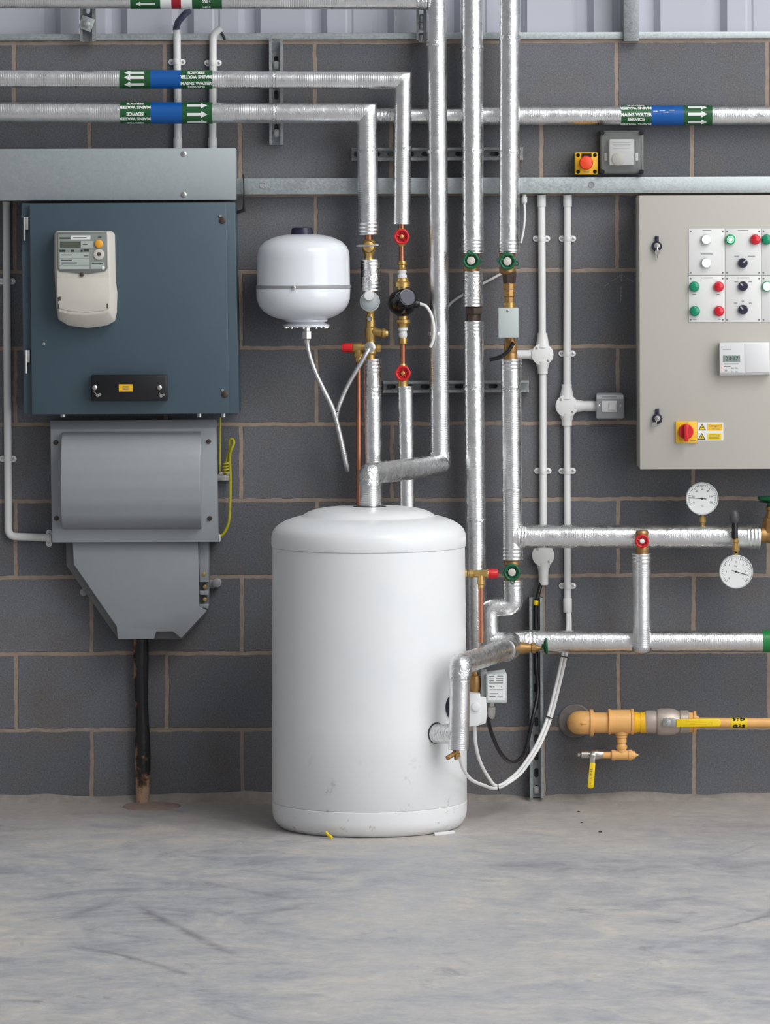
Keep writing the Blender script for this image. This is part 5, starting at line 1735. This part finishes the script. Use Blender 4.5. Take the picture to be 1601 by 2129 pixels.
t.part('siphon', MB().tube(fillet([W(1528, 1105, .13), W(1528, 1100, .185), W(1529.5, 1122, .185)], .01, 4), 5.5 * S(.185), 12), 'bronze')
t.part('neck', MB().lv(1528, .185, [(1083, 5.5), (1096, 6.5), (1118, 7), (1120, 5)], 14), 'black')
t.part('bulb', MB().lv(1526.5, .19, [(1060, 3), (1062, 7), (1068, 10), (1076, 10.5), (1083, 9), (1087, 6)], 20), 'bulb')

# ================================================================ gas line
t = Thing('gas_pipe', 'ochre painted gas pipe with elbow and tee coming out of the wall', 'gas pipe', W(1250, 1585, .1))
t.part('wall_collar', MB().lf(1196, 1499.5, .012, [(0, 35), (.006, 34.5), (.008, 32), (.006, 30), (.006, .1)], 36), 'collar')
k = S(.1)
el = fillet([W(1203, 1502.5, .0), W(1203, 1502.5, .1), W(1232, 1502.5, .1)], .034, 8)
m = MB().tube(el, 24.2 * k, 28)
m.lh(1503, .1, [(1226, 26.5), (1227, 28), (1233, 28), (1234, 26)], 32)
t.part('elbow', m, 'gas')
m = MB().lathe(W(1220, 1504, .135), (-1, 0, 0), [(0, .0016), (.012, .0016), (.012, .004), (.019, .0002)], 8)
t.part('cast_arrow', m, 'gas')
t.part('nipple', MB().lh(1502.5, .1, [(1232, 21.5), (1268, 21.5)], 28), 'gas')
m = MB().lh(1500.5, .1, [(1264, 24), (1265, 26.8), (1269, 26.8), (1270, 25), (1311, 25), (1312, 26.8), (1317, 26.8), (1318, 24)], 32)
m.lv(1292, .1, [(1515, 16), (1527, 14), (1529, 12), (1533, 12)], 24)
t.part('tee', m, 'gas', smooth=35)
m = MB().lv(1292.5, .1, [(1530, 9), (1537, 10.5), (1543, 10.5), (1545, 8.5), (1549, 9), (1550, 11.5), (1555, 11.5), (1558, 10)], 20)
t.part('reducer', m, 'gas', smooth=30)
m = MB().lh(1570, .1, [(1271, 10), (1272, 11), (1278, 11), (1279, 10), (1306, 10), (1307, 11.2), (1313, 11.2), (1314, 9), (1320, 8), (1321, 5), (1328, .5)], 18)
m.lv(1292.5, .1, [(1556, 10), (1566, 9)], 16)
m.lh(1570, .1, [(1252, 7.2), (1273, 7.2)], 16)
t.part('test_tee', m, 'gas', smooth=30)
m = MB().lh(1502, .1, [(1316, 20), (1319, 22), (1324, 22), (1325, 20.5), (1331, 20.5), (1332, 22), (1343, 22), (1345, 20)], 24)
t.part('union_ring', m, 'yellow', smooth=30)
t = Thing('gas_valve', 'metal gas valve with a long yellow lever on the ochre pipe', 'valve', W(1395, 1528, .1))
t.part('body', MB().lh(1501, .1, [(1341, 22), (1345, 24), (1362, 24), (1364, 22), (1367, 26), (1374, 28), (1390, 28), (1402, 26.5), (1412, 22), (1414, 24), (1430, 24), (1432, 22)], 28), 'valve_metal', smooth=30)
t.part('end_nut', MB().lh(1501.5, .1, [(1429, 18), (1431, 21), (1440, 21), (1442, 24), (1447, 24), (1448, 14), (1454, 11)], 10), 'gas', smooth=25)
t.part('spindle', MB().lf(1387, 1502.5, .16, [(.1, 9), (.150, 9), (.154, 9), (.1545, 6.5), (.160, 6.5), (.1605, 3.5), (.164, 3), (.164, .1)], 6), 'steel', smooth=20)
lv = t.part('lever', MB().prism([(1378, 1494), (1398, 1494), (1412, 1493), (1412, 1511), (1398, 1511), (1378, 1510)], .150, .154, .001), 'steel')
t.part('lever_grip', MB().prism([(1406, 1495), (1494, 1494), (1499, 1498), (1499.5, 1506), (1495, 1511), (1406, 1512)], .148, .158, .002), 'lemon', lv)
m = MB()
for (x0, x1, y) in ((1426, 1446, 1500), (1426, 1470, 1506), (1456, 1468, 1501)):
    m.px(x0, y - .6, x1, y + .6, .158, .1586)
flat_text(m, 'CE', 1477.5, 1504, .1584, 6, 9)
t.part('print', m, 'yellow', lv)
t = Thing('gas_pipe', 'thin ochre gas pipe with a yellow GAS band running to the right edge', 'gas pipe', W(1530, 1515, .1))
rg = 10.3 * S(.1)
t.part('tube', MB().tube([W(1448, 1502, .1), W(1700, 1503.5, .1)], rg, 24, .05), 'gas')
b_, r_ = None, rg + .0008
b_ = t.part('label_band', MB().tube([W(1518, 1502.8, .1), W(1553, 1503, .1)], r_, 28), 'lemon')
m = MB()
wrap(m, text_geo('GAS', .0165, .0011), W(1535.5, 1503, .1), r_ + .0005, -.66, False, 1.15)
wrap(m, text_geo('GAS', .0165, .0011), W(1535.5, 1503, .1), r_ + .0005, .95, True, 1.15)
t.part('lettering', m, 'black', b_)
t = Thing('test_valve', 'small metal test valve with a yellow lever hanging under the gas tee', 'valve', W(1230, 1640, .11))
m = MB().lh(1569, .1, [(1201, 4), (1206, 4), (1207, 6), (1209, 8.2), (1224, 8.2), (1226, 7), (1230, 10), (1240, 11), (1248, 9.5), (1254, 9)], 16)
t.part('body', m, 'chrome', smooth=30)
m = MB().lf(1232, 1572, .13, [(.1, 5), (.126, 5), (.128, 3)], 10)
m.prism([(1226, 1566), (1238, 1566), (1237, 1590), (1227, 1590)], .122, .126, .0008)
t.part('lever', m, 'chrome', smooth=25)
t.part('lever_grip', MB().prism([(1226.5, 1586), (1238, 1587), (1234.5, 1637), (1231, 1639.5), (1224, 1639), (1221.5, 1635)], .120, .129, .0015), 'lemon')
m = MB()
flat_text(m, '3', 1227.5, 1629, .1294, 4)
for y in (1600, 1604, 1609, 1613, 1618):
    m.px(1227 - (y - 1600) * .08, y - .7, 1232 - (y - 1600) * .08, y + .7, .1288, .1296)
t.part('print', m, 'ink')

# ================================================================ grit on the floor
for (x, y, r, lab) in ((1244, 1732, .0042, 'largest dark chip of grit on the floor right of the tank'), (1205, 1712, .0032, 'small dark chip of grit on the floor, middle one of three'), (1199, 1690, .0034, 'dark chip of grit nearest the wall, under the test valve')):
    z_ = EYE * F_PX / (y - CY)
    px_ = (x - CX) / F_PX * z_
    m = MB()
    bmesh.ops.create_icosphere(m.bm, subdivisions=2, radius=r)
    for v in m.bm.verts:
        v.co = Vector((v.co.x * 1.3, v.co.y, v.co.z * .6)) * (1 + .35 * noise.noise(v.co * 300)) + Vector((px_, z_ - DIST, r * .5))
    single('grit_chip', lab, 'grit', m, 'iron', 'dark chips on the floor')
